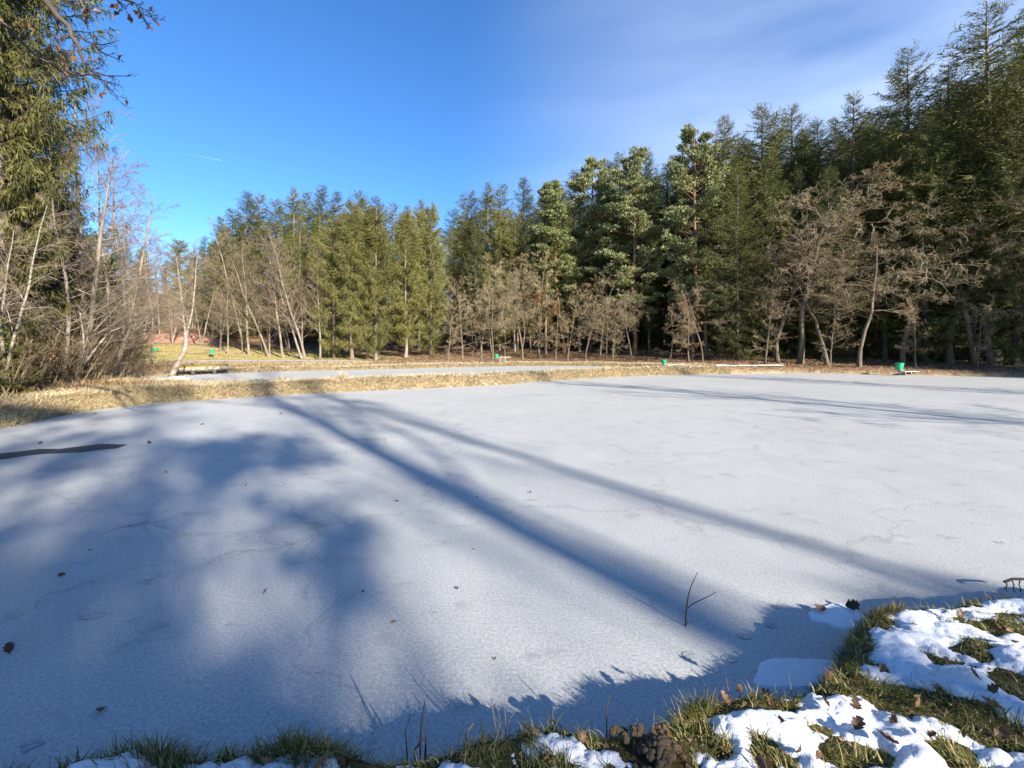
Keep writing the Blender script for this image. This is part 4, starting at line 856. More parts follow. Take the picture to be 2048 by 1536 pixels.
# ------------------------------------------------------------------ feeders, planks, log, block, pipe
def lathe(prof, S=20):
    prof = np.array(prof); th = np.arange(S) / S * 2 * np.pi
    V = np.stack([prof[:, None, 0] * np.cos(th), prof[:, None, 0] * np.sin(th), np.broadcast_to(prof[:, None, 1], (len(prof), S))], -1).reshape(-1, 3)
    k = np.arange(len(prof) - 1)[:, None] * S; j = np.arange(S)[None]; j2 = (j + 1) % S
    return V, np.stack([k + j, k + j2, k + S + j2, k + S + j], -1).reshape(-1, 4)
bk = MB(); V, Q = lathe([(0.0, 0.0), (0.17, 0.0), (0.175, 0.01), (0.215, 0.36), (0.222, 0.40), (0.0, 0.40)]); bk.add(V, None, Q); bucket_me = bk.mesh('bucket', M['bucket'])
bk = MB(); V, Q = lathe([(0.218, 0.37), (0.238, 0.375), (0.24, 0.41), (0.225, 0.425), (0.0, 0.432)]); bk.add(V, None, Q); lid_me = bk.mesh('lid', M['bucket'])
bk = MB(); V, Q = lathe([(0.0, -0.10), (0.035, -0.10), (0.04, -0.02), (0.10, 0.0)], 10); bk.add(V, None, Q); spout_me = bk.mesh('outlet', M['steel'])
hp = np.array([[0.225 * math.cos(a), -0.02 - 0.10 * math.sin(a), 0.34 - 0.22 * math.sin(a)] for a in np.linspace(0, math.pi, 9)]); hp[:, 1] -= 0.18 * np.sin(np.linspace(0, math.pi, 9))
v, q, t = tubes(hp[None], np.full((1, 9), 0.006), 5); handle_me = make_mesh('handle', v, t, q, M['steel'])
def feeder(px, py, Y, label, s=1.0, tilt=0.0, stand=True):
    z = CAMZ + (HOR - py) / F * Y; x = at(px, Y); zg = max(tz(x, Y), 0.0 if Y < 33 and px > 1700 else -1)
    if 1290 < px < 1400: zg = LV[1]
    if px > 1700: zg = LV[0]
    e = empty('fish_feeder', (x, Y, z), (0, tilt, 0.4), (s, s, s)); tag(e, label, 'fish feeder', 'green bucket feeders at the ponds')
    b = obj('bucket', bucket_me, e); obj('lid', lid_me, b); obj('handle', handle_me, b); obj('outlet', spout_me, e)
    h = (z - zg) / s + 0.05
    for sx_, sy_ in ((-0.13, -0.13), (0.13, -0.13), (-0.13, 0.13), (0.13, 0.13)):
        v, q, t = tubes(np.array([[[sx_, sy_, 0.01], [sx_ * 1.25, sy_ * 1.25, -h]]]), np.full((1, 2), 0.014), 6); obj('leg', make_mesh('leg', v, t, q, M['steel']), e)
    v, q = box_v(-0.2, 0.2, -0.2, 0.2, -0.025, -0.003); obj('tray', make_mesh('tray', v, None, q, M['plank'], False), e)
    return e
feeder(1798, 740, 29.0, 'green bucket feeder standing tilted before the shaded right bank', 1.05, 0.14)
feeder(1328, 729, 34.9, 'green bucket feeder at the right end of the second pond', 0.85)
feeder(993, 716, 39.2, 'green bucket feeder on the bank below the bare oaks, in the middle', 0.8)
feeder(273, 702, 47.5, 'green bucket feeder on the mound, leftmost of three', 0.95)
feeder(311, 704, 46.5, 'green bucket feeder on the mound, middle of three', 0.95)
feeder(424, 707, 45.0, 'green bucket feeder on the mound, rightmost of three', 0.9)
def plank_walk(A, B, w, label, posts=2, zg=0.0):
    A = np.array(A, float); B = np.array(B, float); L = np.linalg.norm(B - A); d = (B - A) / L; yaw = math.atan2(d[1], d[0]); pit = -math.asin(d[2])
    e = empty('plank_walk', tuple(A), (0, pit, yaw)); tag(e, label, 'plank', 'feeder planks')
    for i in range(2):
        v, q = box_v(-0.02 * i, L - 0.05 * i, -w / 2 + i * w / 2 + 0.006, -w / 2 + (i + 1) * w / 2 - 0.006, -0.022, 0.022); obj('plank', make_mesh('plank', v, None, q, M['plank'], False), e)
    for i in range(posts):
        xx = 0.12 + i * min(0.7, L * 0.4)
        for yy in (-w / 2 + 0.05, w / 2 - 0.05):
            v, q, t = tubes(np.array([[[xx, yy, -0.022], [xx + 0.03, yy * 1.2, -(A[2] - zg) - 0.06]]]), np.full((1, 2), 0.03), 7); obj('post', make_mesh('post', v, t, q, M['post']), e)
def pt(px, py, Y): return (at(px, Y), Y, CAMZ + (HOR - py) / F * Y)
plank_walk(pt(1803, 743, 29.1), pt(1832, 743, 29.8), 0.4, 'narrow grey plank on pale posts beside the tilted green feeder')
plank_walk(pt(1332, 730.5, 34.9), pt(1367, 727.5, 35.6), 0.4, 'long grey plank on pale posts beside the feeder of the second pond', zg=LV[1])
plank_walk(pt(997, 714.5, 39.2), pt(1020, 714, 39.8), 0.35, 'short plank beside the feeder below the bare oaks', zg=LV[1])

def log_mesh(L, r, seed, mat, S=12, K=14, rough=0.1):
    rng = np.random.default_rng(seed); x = np.linspace(0, L, K); P = np.stack([x, np.cumsum(rng.normal(0, 0.012, K)), np.cumsum(rng.normal(0, 0.008, K))], -1)
    v, q, t = tubes(P[None], (r * (1 + rng.normal(0, rough * 0.4, K)))[None], S)
    v = v + nrm(v - np.repeat(P, S, 0)) * (rng.normal(0, rough * r, len(v)))[:, None]
    b = np.array([[0, i + 1, i] for i in range(1, S - 1)]); return make_mesh('log', v, np.concatenate([t, b]), q, mat)
lA, lB = np.array(pt(352, 737.5, 26.2)), np.array(pt(456, 738.5, 28.4))
LL = np.linalg.norm(lB - lA); yaw = math.atan2(lB[1] - lA[1], lB[0] - lA[0])
le = empty('mossy_log', tuple(lA), (0, 0, yaw)); tag(le, 'long mossy log with yellow green moss lying on short posts by the second pond', 'log')
obj('log', log_mesh(LL, 0.17, 3, M['moss_log']), le)
for xx in (LL * 0.30, LL * 0.72):
    v, q, t = tubes(np.array([[[xx, 0, -0.12], [xx + 0.04, 0.02, -(lA[2] - LV[1]) - 0.1]]]), np.full((1, 2), 0.11), 8); obj('post', make_mesh('post', v, t, q, M['bark_dark']), le)
v, q, t = tubes(np.array([[[LL * 0.295, 0, 0.30], [LL * 0.30, 0, -0.3]]]), np.full((1, 2), 0.07), 8); obj('post', make_mesh('post', v, t, q, M['bark_dark']), le)
# pale block and white board at the pond corner
bY2 = 20.9
v, q = box_v(0, 0.62, 0, 0.34, 0, 0.30); rb = np.random.default_rng(2)
cx = np.array(pt(336, 766, bY2 - 0.4))
se = tag(empty('outlet_block', tuple(cx), (0, 0, 0.1)), 'pale lichen covered concrete blocks at the corner of the second pond', 'block')
for i, (x0, wd, hh) in enumerate([(0, 0.15, 0.26), (0.16, 0.36, 0.30), (0.53, 0.22, 0.24)]):
    v, q = box_v(x0, x0 + wd, 0, 0.32, -0.2, hh); v = v + rb.normal(0, 0.012, v.shape); obj('block', make_mesh('block', v, None, q, M['stone'], False), se)
A, B = np.array(pt(266, 764.5, 20.0)), np.array(pt(331, 757, 21.4)); L = np.linalg.norm(B - A)
v, q = box_v(0, L, -0.07, 0.07, -0.02, 0.02)
tag(obj('white_board', make_mesh('white_board', v, None, q, M['pipe'], False), None, tuple(A), (0, -math.asin((B - A)[2] / L), math.atan2(B[1] - A[1], B[0] - A[0]))), 'long pale board lying across the corner of the second pond', 'board')
# pale hose on the dam end and along the right bank
def lay(pts, r, name, label, mat, cat, dz=0.03):
    xy = np.array(pts, float); k = np.linspace(0, len(xy) - 1, len(xy) * 10); X = np.interp(k, np.arange(len(xy)), xy[:, 0]); Y = np.interp(k, np.arange(len(xy)), xy[:, 1])
    X = X + (fbm(k * 0.8, k * 0, 61) - 0.5) * 0.3; Y = Y + (fbm(k * 0.7, k * 0 + 5, 62) - 0.5) * 0.3
    Z = terrain(X, Y) + r + dz; P = np.stack([X, Y, Z], -1); v, q, t = tubes(P[None], np.full((1, len(P)), r), 7)
    tag(obj(name, make_mesh(name, v, t, q, mat)), label, cat)
lay([(15.2, 33.0), (17.0, 33.2), (20.3, 33.5)], 0.035, 'hose', 'thick pale hose lying along the top of the dam end', M['pipe'], 'hose', 0.06)
lay([(18.6, 33.8), (21, 33.4), (24.5, 32.6), (29, 31.0), (34, 29.6)], 0.016, 'hose', 'thin grey hose running along the shaded right bank', M['bark_dark'], 'hose', 0.05)
# fallen branch on the mound, pale dead branches in the thicket
def stick(pts, r0, r1, name, label, mat, cat, seed=1, twigs=(6, 0.3), group=None):
    P = np.array(pts, float); k = np.linspace(0, len(P) - 1, 14); P = np.stack([np.interp(k, np.arange(len(P)), P[:, i]) for i in range(3)], -1)
    rng = np.random.default_rng(seed); Rr = np.linspace(r0, r1, 14); mb = MB(); v, q, t = tubes(P[None], Rr[None], 6); mb.add(v, t, q)
    if twigs: 
        P2, R2 = spawn(P[None], Rr[None], twigs[0], 0.15, 1, 42, 14, twigs[1], 0.5, 6, 0.14, 0.0, rng, r1 * 0.5); v, q, t = tubes(P2, R2, 4); mb.add(v, t, q)
    o = obj(name, mb.mesh(name, mat)); tag(o, label, cat, group)
stick([pt(372, 696, 45), pt(420, 697, 45.5), pt(470, 706, 46), pt(505, 712, 45.5)], 0.07, 0.02, 'fallen_branch', 'long pale branch fallen over the right end of the green mound', M['bark_alder'], 'branch', 4, (9, 0.22))
stick([pt(152, 745, 17.2), pt(178, 715, 17.4), pt(205, 680, 17.6), pt(222, 662, 17.8), pt(243, 655, 18)], 0.055, 0.02, 'dead_branch', 'pale forked dead branch leaning right out of the thicket', M['bark_birch'], 'branch', 8, (5, 0.35), 'dead branches of the left bank')
stick([pt(158, 740, 17), pt(168, 700, 17), pt(166, 660, 17.1), pt(160, 625, 17.2)], 0.045, 0.02, 'dead_branch', 'crooked upright dead stem beside the pale forked branch', M['bark_birch'], 'branch', 9, (4, 0.3), 'dead branches of the left bank')
stick([pt(172, 745, 17.6), pt(215, 718, 18.6), pt(250, 695, 19.4), pt(282, 684, 20)], 0.04, 0.012, 'dead_branch', 'low dead branch pointing right towards the mound', M['bark_alder'], 'branch', 10, (4, 0.3), 'dead branches of the left bank')
stick([pt(215, 733, 19), pt(240, 728, 19.6), pt(262, 721, 20)], 0.03, 0.015, 'dead_branch', 'short straight pale stick above the brown undergrowth', M['bark_birch'], 'branch', 12, None, 'dead branches of the left bank')
# reddish earth bank beyond the mound
xx, yy = np.meshgrid(np.linspace(-52, -33, 40), np.linspace(54, 64, 24)); zt = terrain(xx, yy)
zb_ = zt - 0.3 + 1.6 * np.exp(-((xx + 43.5) / 5.0) ** 2 - ((yy - 59) / 2.6) ** 2) + (fbm(xx, yy, 15) - 0.5) * 0.25
i2 = np.arange(xx.size).reshape(xx.shape)
tag(obj('earth_bank', make_mesh('earth_bank', np.stack([xx, yy, zb_], -1), None, np.stack([i2[:-1, :-1], i2[:-1, 1:], i2[1:, 1:], i2[1:, :-1]], -1).reshape(-1, 4), M['roof'])), kind='structure')

# ------------------------------------------------------------------ on the ice
ri = np.random.default_rng(91)
def blob(name, px, py, rx, ry, label, mat, z=0.004, cat='ice', group=None, n=28, jag=0.25, rot=0.0, pts=None):
    c = gp(px, py); th = np.arange(n) / n * 2 * np.pi
    rr = 1 + jag * (fbm(np.cos(th) * 1.6 + px, np.sin(th) * 1.6 + py, 3, 3) - 0.5) * 2
    X = rx * rr * np.cos(th); Y = ry * rr * np.sin(th); V = np.stack([X * math.cos(rot) - Y * math.sin(rot), X * math.sin(rot) + Y * math.cos(rot), np.zeros(n)], -1)
    me = bpy.data.meshes.new(name); me.from_pydata([tuple(a) for a in V], [], [list(range(n))]); me.materials.append(mat)
    o = obj(name, me, None, (c[0], c[1], z)); tag(o, label, cat, group); return o
# strip of melt water along the left of the pond
edge_t = [(0, 907), (40, 903), (80, 898), (120, 898), (160, 893), (205, 888), (238, 889), (256, 889)]; edge_b = [(235, 897), (200, 900), (160, 905), (120, 907), (90, 908), (50, 912), (20, 917), (-40, 925), (-40, 915)]
V = [tuple(gp(a, b)[:2]) + (0.004,) for a, b in edge_t + edge_b]; me = bpy.data.meshes.new('melt_water'); me.from_pydata(V, [], [list(range(len(V)))[::-1]]); me.materials.append(M['water'])
tag(obj('melt_water', me), 'dark strip of melt water on the ice near the left bank', 'puddle')
def crack(pts, w, label, seed):
    rng = np.random.default_rng(seed); P = np.array([gp(a, b)[:2] for a, b in pts]); k = np.linspace(0, len(P) - 1, 40)
    X = np.interp(k, np.arange(len(P)), P[:, 0]) + np.cumsum(rng.normal(0, 0.012, 40)); Y = np.interp(k, np.arange(len(P)), P[:, 1]) + np.cumsum(rng.normal(0, 0.012, 40))
    mb = MB(); 
    def strip(X, Y, W):
        n = len(X); tg_ = nrm(np.stack([np.gradient(X), np.gradient(Y)], -1)); nn = np.stack([-tg_[:, 1], tg_[:, 0]], -1)
        a = np.stack([X, Y], -1) + nn * W[:, None]; b = np.stack([X, Y], -1) - nn * W[:, None]
        V = np.concatenate([a, b]); V = np.concatenate([V, np.full((2 * n, 1), 0.004)], 1); i = np.arange(n - 1)
        mb.add(V, None, np.stack([i + n, i + n + 1, i + 1, i], -1))
    s = np.linspace(0, 1, 40); strip(X, Y, w * np.sin(np.pi * s) ** 0.6 * rng.uniform(0.3, 1.3, 40) + 0.002)
    for _ in range(5):
        i = rng.integers(4, 36); a = rng.uniform(0, 6.28); L = rng.uniform(0.1, 0.4) * (1 + np.hypot(X[i], Y[i]) / 10); ss = np.linspace(0, 1, 8)
        strip(X[i] + np.cos(a) * L * ss + np.cumsum(rng.normal(0, 0.012, 8)), Y[i] + np.sin(a) * L * ss + np.cumsum(rng.normal(0, 0.012, 8)), w * 0.3 * (1 - ss) + 0.0015)
    for i_, V_ in enumerate(mb.V): V_[:, 2] += 0.0006 * i_
    tag(obj('ice_crack', mb.mesh('ice_crack', M['ice_dark'], False)), label, 'crack', 'cracks in the ice')
crack([(410, 1128), (470, 1105), (540, 1097), (640, 1068)], 0.020, 'long dark crack with side cracks in the shaded near ice', 3)
crack([(628, 886), (680, 884), (720, 880), (800, 874)], 0.028, 'branching dark crack in the ice where the trunk shadow forks', 4)
crack([(225, 1058), (255, 1052), (290, 1038)], 0.018, 'short dark crack in the ice at the left', 6)
crack([(1010, 793), (1060, 790), (1110, 788)], 0.035, 'thin crack in the sunny ice near the dam', 7)
for j, (px, py, r) in enumerate([(1552, 1214, 0.035), (1543, 1251, 0.040), (1490, 1273, 0.045), (1380, 1311, 0.045), (1459, 1318, 0.045)]):
    blob('paw_print', px, py, r, r * 0.75, 'pale grey paw print in the shaded ice, %s from the bank clump outwards' % ORD[j], M['ice_print'], 0.004, 'paw print', 'paw prints on the ice')
for j, (px, py, r) in enumerate([(185, 1230, 0.09), (65, 1490, 0.05), (128, 936, 0.30), (265, 1240, 0.03), (870, 1226, 0.02), (180, 1100, 0.02), (460, 1250, 0.03), (300, 1158, 0.04)]):
    blob('melt_spot', px, py, r, r * 0.6, 'dark melted spot in the ice, %s of the scattered spots' % ORD[j], M['ice_dark'], 0.004, 'melt spot', 'melted spots on the ice', 28, 0.7)

def leaf_mesh(seed, L=0.10, mat=None):
    """curled lobed oak leaf with a midrib fold, two cells deep"""
    rng = np.random.default_rng(seed); K = 11; s = np.linspace(0, 1, K)
    w = L * 0.30 * np.sin(np.pi * s ** 0.75) ** 0.7 * (1 + 0.32 * np.cos(s * 2 * np.pi * 3.5 + rng.uniform(0, 1)))
    w[0] = w[-1] = L * 0.01; curl = rng.uniform(0.5, 2.2); fold = rng.uniform(0.2, 0.9); tw = rng.uniform(-0.8, 0.8)
    x = L * np.sin(curl * s) / curl; z = L * (1 - np.cos(curl * s)) / curl
    V = []
    for i in range(K):
        for f_, up_ in ((-1, 1), (-0.5, 0.3), (0, 0), (0.5, 0.3), (1, 1)):
            V.append((x[i], f_ * w[i] * math.cos(tw * s[i]), z[i] + up_ * w[i] * fold + f_ * w[i] * math.sin(tw * s[i])))
    i_ = (np.arange(K - 1)[:, None] * 5 + np.arange(4)[None]).ravel()
    Q = np.stack([i_, i_ + 1, i_ + 6, i_ + 5], -1)
    mb = MB().add(np.array(V), None, Q); v, q, t = tubes(np.array([[[-L * 0.18, 0, 0.002], [-L * 0.08, 0, 0.0], [x[3], 0, z[3] + 0.001]]]), np.full((1, 3), L * 0.012), 4); mb.add(v, t, q)
    return mb.mesh('leaf', mat or M['leafb'])
def leafb(name, a, b):
    m, nt, bs, out = new_mat(name); oi = nt.nodes.new('ShaderNodeObjectInfo')
    c = mix(nt, noise(nt, 40, 4), a, b); c = mix(nt, 1.0, c, ramp(nt, oi.outputs['Random'], [(0, (0.45, 0.42, 0.40)), (0.5, (0.9, 0.8, 0.7)), (1, (1.25, 1.15, 1.1))]), 'MULTIPLY')
    nt.links.new(c, bs.inputs['Base Color']); bs.inputs['Roughness'].default_value = 0.6; bump(nt, bs, noise(nt, 90, 3), 0.4, 0.003)
    tr = nt.nodes.new('ShaderNodeBsdfTranslucent'); nt.links.new(c, tr.inputs['Color']); ms = nt.nodes.new('ShaderNodeMixShader'); ms.inputs[0].default_value = 0.2
    nt.links.new(bs.outputs[0], ms.inputs[1]); nt.links.new(tr.outputs[0], ms.inputs[2]); nt.links.new(ms.outputs[0], out.inputs[0]); return m
M['leafb'] = leafb('fallen_oak_leaf', (0.085, 0.045, 0.022), (0.24, 0.135, 0.070))
LEAF = [leaf_mesh(500 + i, 0.085 + 0.01 * (i % 4)) for i in range(8)]
for j, (px, py, s, lab) in enumerate([(300, 887, 1.8, 'large brown leaf on the ice right of the melt water'), (79, 888, 1.6, 'brown leaf on the ice behind the melt water'), (20, 1308, 1.1, 'large brown leaf on the ice at the left border'), (203, 1417, 0.8, 'small dark leaf on the shaded ice near the bottom left'), (793, 1244, 0.7, 'small reddish leaf standing up on the ice in the middle'),
        (987, 1320, 0.35, 'tiny dark leaf crumb on the near sunny ice'), (2008, 1088, 0.5, 'small dark leaf on the sunny ice at the right border'), (798, 1003, 0.6, 'small dark leaf on the ice left of the trunk shadow'), (947, 1100, 0.45, 'dark crumb of leaf inside the trunk shadow'), (855, 970, 0.6, 'dark leaf at the edge of the trunk shadow'),
        (565, 828, 1.4, 'leaf on the ice close to the dam'), (407, 848, 1.6, 'dark leaf on the mottled ice near the left bank'), (192, 828, 2.0, 'pale leaf on the ice against the left bank'), (490, 972, 0.6, 'small leaf alone on the mottled ice'), (335, 946, 0.7, 'dark leaf on the ice below the melt water tip'),
        (130, 1147, 0.8, 'dark leaf frozen in the ice at the left'), (182, 1101, 0.5, 'small dark leaf frozen in the ice left of the short crack'), (725, 1187, 0.4, 'tiny dark leaf below the long crack'), (527, 1188, 0.6, 'small curled leaf below the long crack'), (1060, 987, 0.5, 'small dark leaf between the shadows'), (1170, 1218, 0.35, 'tiny leaf crumb on the bright near ice'), (955, 996, 0.5, 'small leaf right of the trunk shadow'), (915, 1180, 0.4, 'tiny crumb left of the trunk shadow foot')]):
    c = gp(px, py); tag(obj('fallen_leaf', LEAF[j % 8], None, (c[0], c[1], 0.006), (ri.normal(0, 0.3), ri.normal(0, 0.2), ri.uniform(0, 6.28)), s * 0.72), lab, 'leaf', 'leaves on the ice')
# dead twig frozen into the ice
b0 = gp(1371, 1252)
def tp2(px, py): return [(px - 1024) / F * b0[1], b0[1] + 0.0004 * (px - 1371), CAMZ + (HOR - py) / F * b0[1]]
tw = MB()
for pts, r0, r1 in (([(1371, 1256), (1371, 1235), (1374, 1210), (1377, 1190), (1384, 1170), (1396, 1146)], 0.0065, 0.002), ([(1376, 1216), (1388, 1208), (1405, 1201), (1421, 1195), (1430, 1191), (1436, 1188)], 0.0038, 0.0016), ([(1372, 1228), (1368, 1224), (1366, 1221), (1364, 1224), (1364, 1227), (1364, 1228)], 0.0024, 0.0012), ([(1371, 1250), (1374, 1248), (1376, 1245), (1375, 1243), (1374, 1240), (1372, 1240)], 0.003, 0.002)):
    P = np.array([tp2(*p) for p in pts]); v, q, t = tubes(P[None], np.linspace(r0, r1, 6)[None], 6); tw.add(v, t, q)
tag(obj('dead_twig', tw.mesh('dead_twig', M['twig_dark'])), 'thin forked dead twig sticking up out of the near ice', 'twig')
ds = MB()
for pts, r in (([(2008, 1164), (2025, 1158), (2045, 1158), (2070, 1160)], 0.010), ([(2012, 1162), (2014, 1170), (2011, 1177), (2014, 1182)], 0.004), ([(2024, 1160), (2028, 1170), (2026, 1178), (2030, 1184)], 0.004), ([(2040, 1160), (2038, 1170), (2042, 1178), (2040, 1184)], 0.004)):
    P = np.array([[(a - 1024) / F * 3.55, 3.55, CAMZ + (HOR - b) / F * 3.55] for a, b in pts]); v, q, t = tubes(P[None], np.full((1, 4), r), 6); ds.add(v, t, q)
tag(obj('root_piece', ds.mesh('root_piece', M['bark_dark'])), 'dark root with hanging fibres at the right border of the bank', 'root')

# snow crusted plate and slab at the bank
def plate(name, poly_px, th, label, rough, seed, dome=0.0, zb=0.0):
    P = np.array([gp(a, b)[:2] for a, b in poly_px]); P = chaikin(P, 2); c = P.mean(0)
    ext = P - c; xs = np.linspace(P[:, 0].min() - 0.02, P[:, 0].max() + 0.02, 90); ys = np.linspace(P[:, 1].min() - 0.02, P[:, 1].max() + 0.02, 60)
    X, Y = np.meshgrid(xs, ys); s = -sdist(X, Y, P).reshape(X.shape) + (fbm(X * 18, Y * 18, seed) - 0.5) * rough
    Z = th * sstep(-0.002, 0.018, s) + dome * sstep(0.0, 0.2, s) + (fbm(X * 30, Y * 30, seed + 3) - 0.5) * 0.006 - 0.004
    i2 = np.arange(X.size).reshape(X.shape); Q = np.stack([i2[:-1, :-1], i2[:-1, 1:], i2[1:, 1:], i2[1:, :-1]], -1).reshape(-1, 4)
    Q = Q[(s.ravel()[Q] > -0.012).any(1)]
    o = obj(name, make_mesh(name, np.stack([X, Y, Z + zb], -1), None, Q, M['snow'])); tag(o, label, 'snow patch'); return o
plate('snow_plate', [(1612, 1228), (1640, 1214), (1668, 1206), (1700, 1213), (1722, 1226), (1740, 1245), (1725, 1262), (1708, 1266), (1680, 1258), (1650, 1250), (1622, 1242)], 0.016, 'oval crusty snow plate with dark bark bits beside the bank clump', 0.03, 5, 0.02)
plate('snow_slab', [(1524, 1316), (1600, 1316), (1690, 1322), (1700, 1345), (1660, 1380), (1500, 1380), (1512, 1340)], 0.014, 'flat angular snow slab in the corner between ice and bank', 0.012, 9)
for (px, py, L, yaw, lab) in ((1632, 1228, 0.085, 0.5, 'dark bark chip at the left on the oval snow plate'), (1690, 1221, 0.11, -0.1, 'dark bark strip at the back of the oval snow plate')):
    c = gp(px, py); tag(obj('bark_chip', leaf_mesh(int(px), L, M['twig_dark']), None, (c[0], c[1], 0.036), (0.5, 0.3, yaw), (1, 1.3, 1)), lab, 'bark chip')

# ------------------------------------------------------------------ near bank: snow, grass, leaves, soil
HOLES = [(1819, 1390, 0.22, 0.13), (1925, 1415, 0.14, 0.08), (1903, 1313, 0.09, 0.06), (1960, 1284, 0.14, 0.07), (2010, 1235, 0.22, 0.17), (2025, 1362, 0.11, 0.11), (1534, 1484, 0.06, 0.07), (1687, 1484, 0.10, 0.08), (1440, 1487, 0.05, 0.05), (1560, 1400, 0.10, 0.05), (1760, 1505, 0.16, 0.06), (1640, 1440, 0.05, 0.03), (1900, 1500, 0.10, 0.06), (1320, 1500, 0.13, 0.12), (1250, 1460, 0.20, 0.05), (2020, 1480, 0.12, 0.06), (1120, 1536, 0.06, 0.05), (1700, 1345, 0.12, 0.10), (1755, 1225, 0.16, 0.10), (1480, 1390, 0.22, 0.06), (1950, 1540, 0.1, 0.06)]
HC = [(gp(a, b, 0.32)[0], gp(a, b, 0.32)[1], rx, ry) for a, b, rx, ry in HOLES]
def snow_mask(x, y, s1):
    n_ = fbm(x * 3.2 + 0.8 * y, y * 3.6, 41, 4)
    m = (n_ - 0.41) * 2.5
    for hx, hy, rx, ry in HC:
        w_ = 1 + 0.5 * (vnoise(x * 14, y * 14, 7) - 0.5); m = m - 1.3 * np.exp(-(((x - hx) / rx) ** 2 + ((y - hy) / ry) ** 2) * w_)
    lip = sstep(0.10, 0.26, s1 + 0.10 * (fbm(x * 5, y * 5, 44) - 0.5))
    m = m + 0.34 * sstep(0.3, 1.6, x) + 0.12
    m = m - (1 - lip) * 1.3 - 0.25 * (1 - sstep(-0.2, 0.4, x)) * sstep(0.35, 0.2, s1)
    return m + 1.15 * (fbm(x * 12, y * 13, 47, 4) - 0.5) + 0.30 * (vnoise(x * 60, y * 60, 48) - 0.5)
X, Y = np.meshgrid(np.arange(-2.8, 4.6, 0.0135), np.arange(1.3, 3.5, 0.0135)); z0, s1, _, _, _ = terrain(X, Y, True); mk = snow_mask(X, Y, s1)
th = 0.022 * sstep(-0.03, 0.70, mk) ** 0.75 + 0.02 * sstep(0.3, 1.1, mk)
Zs = z0 + th * (0.75 + 0.6 * fbm(X * 7, Y * 7, 51)) - 0.006 + (fbm(X * 30, Y * 30, 52, 3) - 0.5) * 0.016
keep = mk > -0.03
i2 = np.arange(X.size).reshape(X.shape); Q = np.stack([i2[:-1, :-1], i2[:-1, 1:], i2[1:, 1:], i2[1:, :-1]], -1).reshape(-1, 4); Q = Q[keep.ravel()[Q].any(1)]
used = np.unique(Q); rm = np.full(X.size, -1); rm[used] = np.arange(len(used))
tag(obj('snow', make_mesh('snow', np.stack([X, Y, Zs], -1).reshape(-1, 3)[used], None, rm[Q], M['snow'])), 'patchy melting snow cover on the near bank', 'snow', kind='stuff')

# green grass between the snow patches
Pg, s1g, _ = scatter(300000, -2.8, 5.0, 0.95, 3.6, lambda x, y, s1, s2, s3, nr, z: (s1 > 0.015) & inview(x, y, 0.3) & (snow_mask(x, y, s1) < 0.06 + 0.28 * rg.random(len(x)) ** 2), rg)
cl = fbm(Pg[:, 0] * 9, Pg[:, 1] * 9, 71, 3)
kp = (rg.random(len(Pg)) < np.clip((cl - 0.30) * 4.0, 0.12, 1) * (0.8 + 0.2 * (Pg[:, 0] > 0))) & (np.hypot((Pg[:, 0] - HC[13][0]) / 0.14, (Pg[:, 1] - HC[13][1]) / 0.13) > 1)
Pg = Pg[kp]; cl = cl[kp]; n = len(Pg)
tau = (vnoise(Pg[:, 0] * 6, Pg[:, 1] * 6, 73) * 9)
v, t, q = blades(Pg - UP * 0.005, tau + rg.normal(0, 0.8, n), rg.uniform(0.025, 0.090, n) * (0.55 + 0.9 * cl), rg.uniform(0.0014, 0.0034, n), rg.uniform(0.5, 2.2, n), rg, 3, 1.0)
tag(obj('grass', make_mesh('grass', v, t, q, M['green_grass'], False)), 'green and straw coloured grass between the snow patches on the near bank', 'grass', kind='stuff')
# blades poking through the snow
Ps, s1s, _ = scatter(2600, -2.6, 5.0, 0.95, 3.4, lambda x, y, s1, s2, s3, nr, z: (s1 > 0.1) & inview(x, y, 0.3), rg); n = len(Ps)
v, t, q = blades(Ps, rg.uniform(0, 6.28, n), rg.uniform(0.05, 0.14, n), rg.uniform(0.001, 0.002, n), rg.uniform(0.1, 1.1, n), rg, 3)
tag(obj('grass', make_mesh('grass', v, t, q, M['green_grass'], False)), 'single grass blades poking through the snow', 'grass', kind='stuff')
# straw along the waterline
Pl, s1l, _ = scatter(60000, -2.8, 5.0, 1.5, 3.6, lambda x, y, s1, s2, s3, nr, z: (s1 > 0.01) & (s1 < 0.13) & inview(x, y, 0.3) & (fbm(x * 4, y * 4, 75) > 0.47) & (rg.random(len(x)) < 0.35), rg); n = len(Pl)
v, t, q = blades(Pl, np.pi / 2 + rg.normal(0, 1.1, n), rg.uniform(0.04, 0.15, n), rg.uniform(0.001, 0.0022, n), rg.uniform(0.1, 1.3, n), rg, 3)
tag(obj('straw', make_mesh('straw', v, t, q, M['straw'], False)), 'pale dead grass straws along the edge of the near bank', 'grass', kind='stuff')
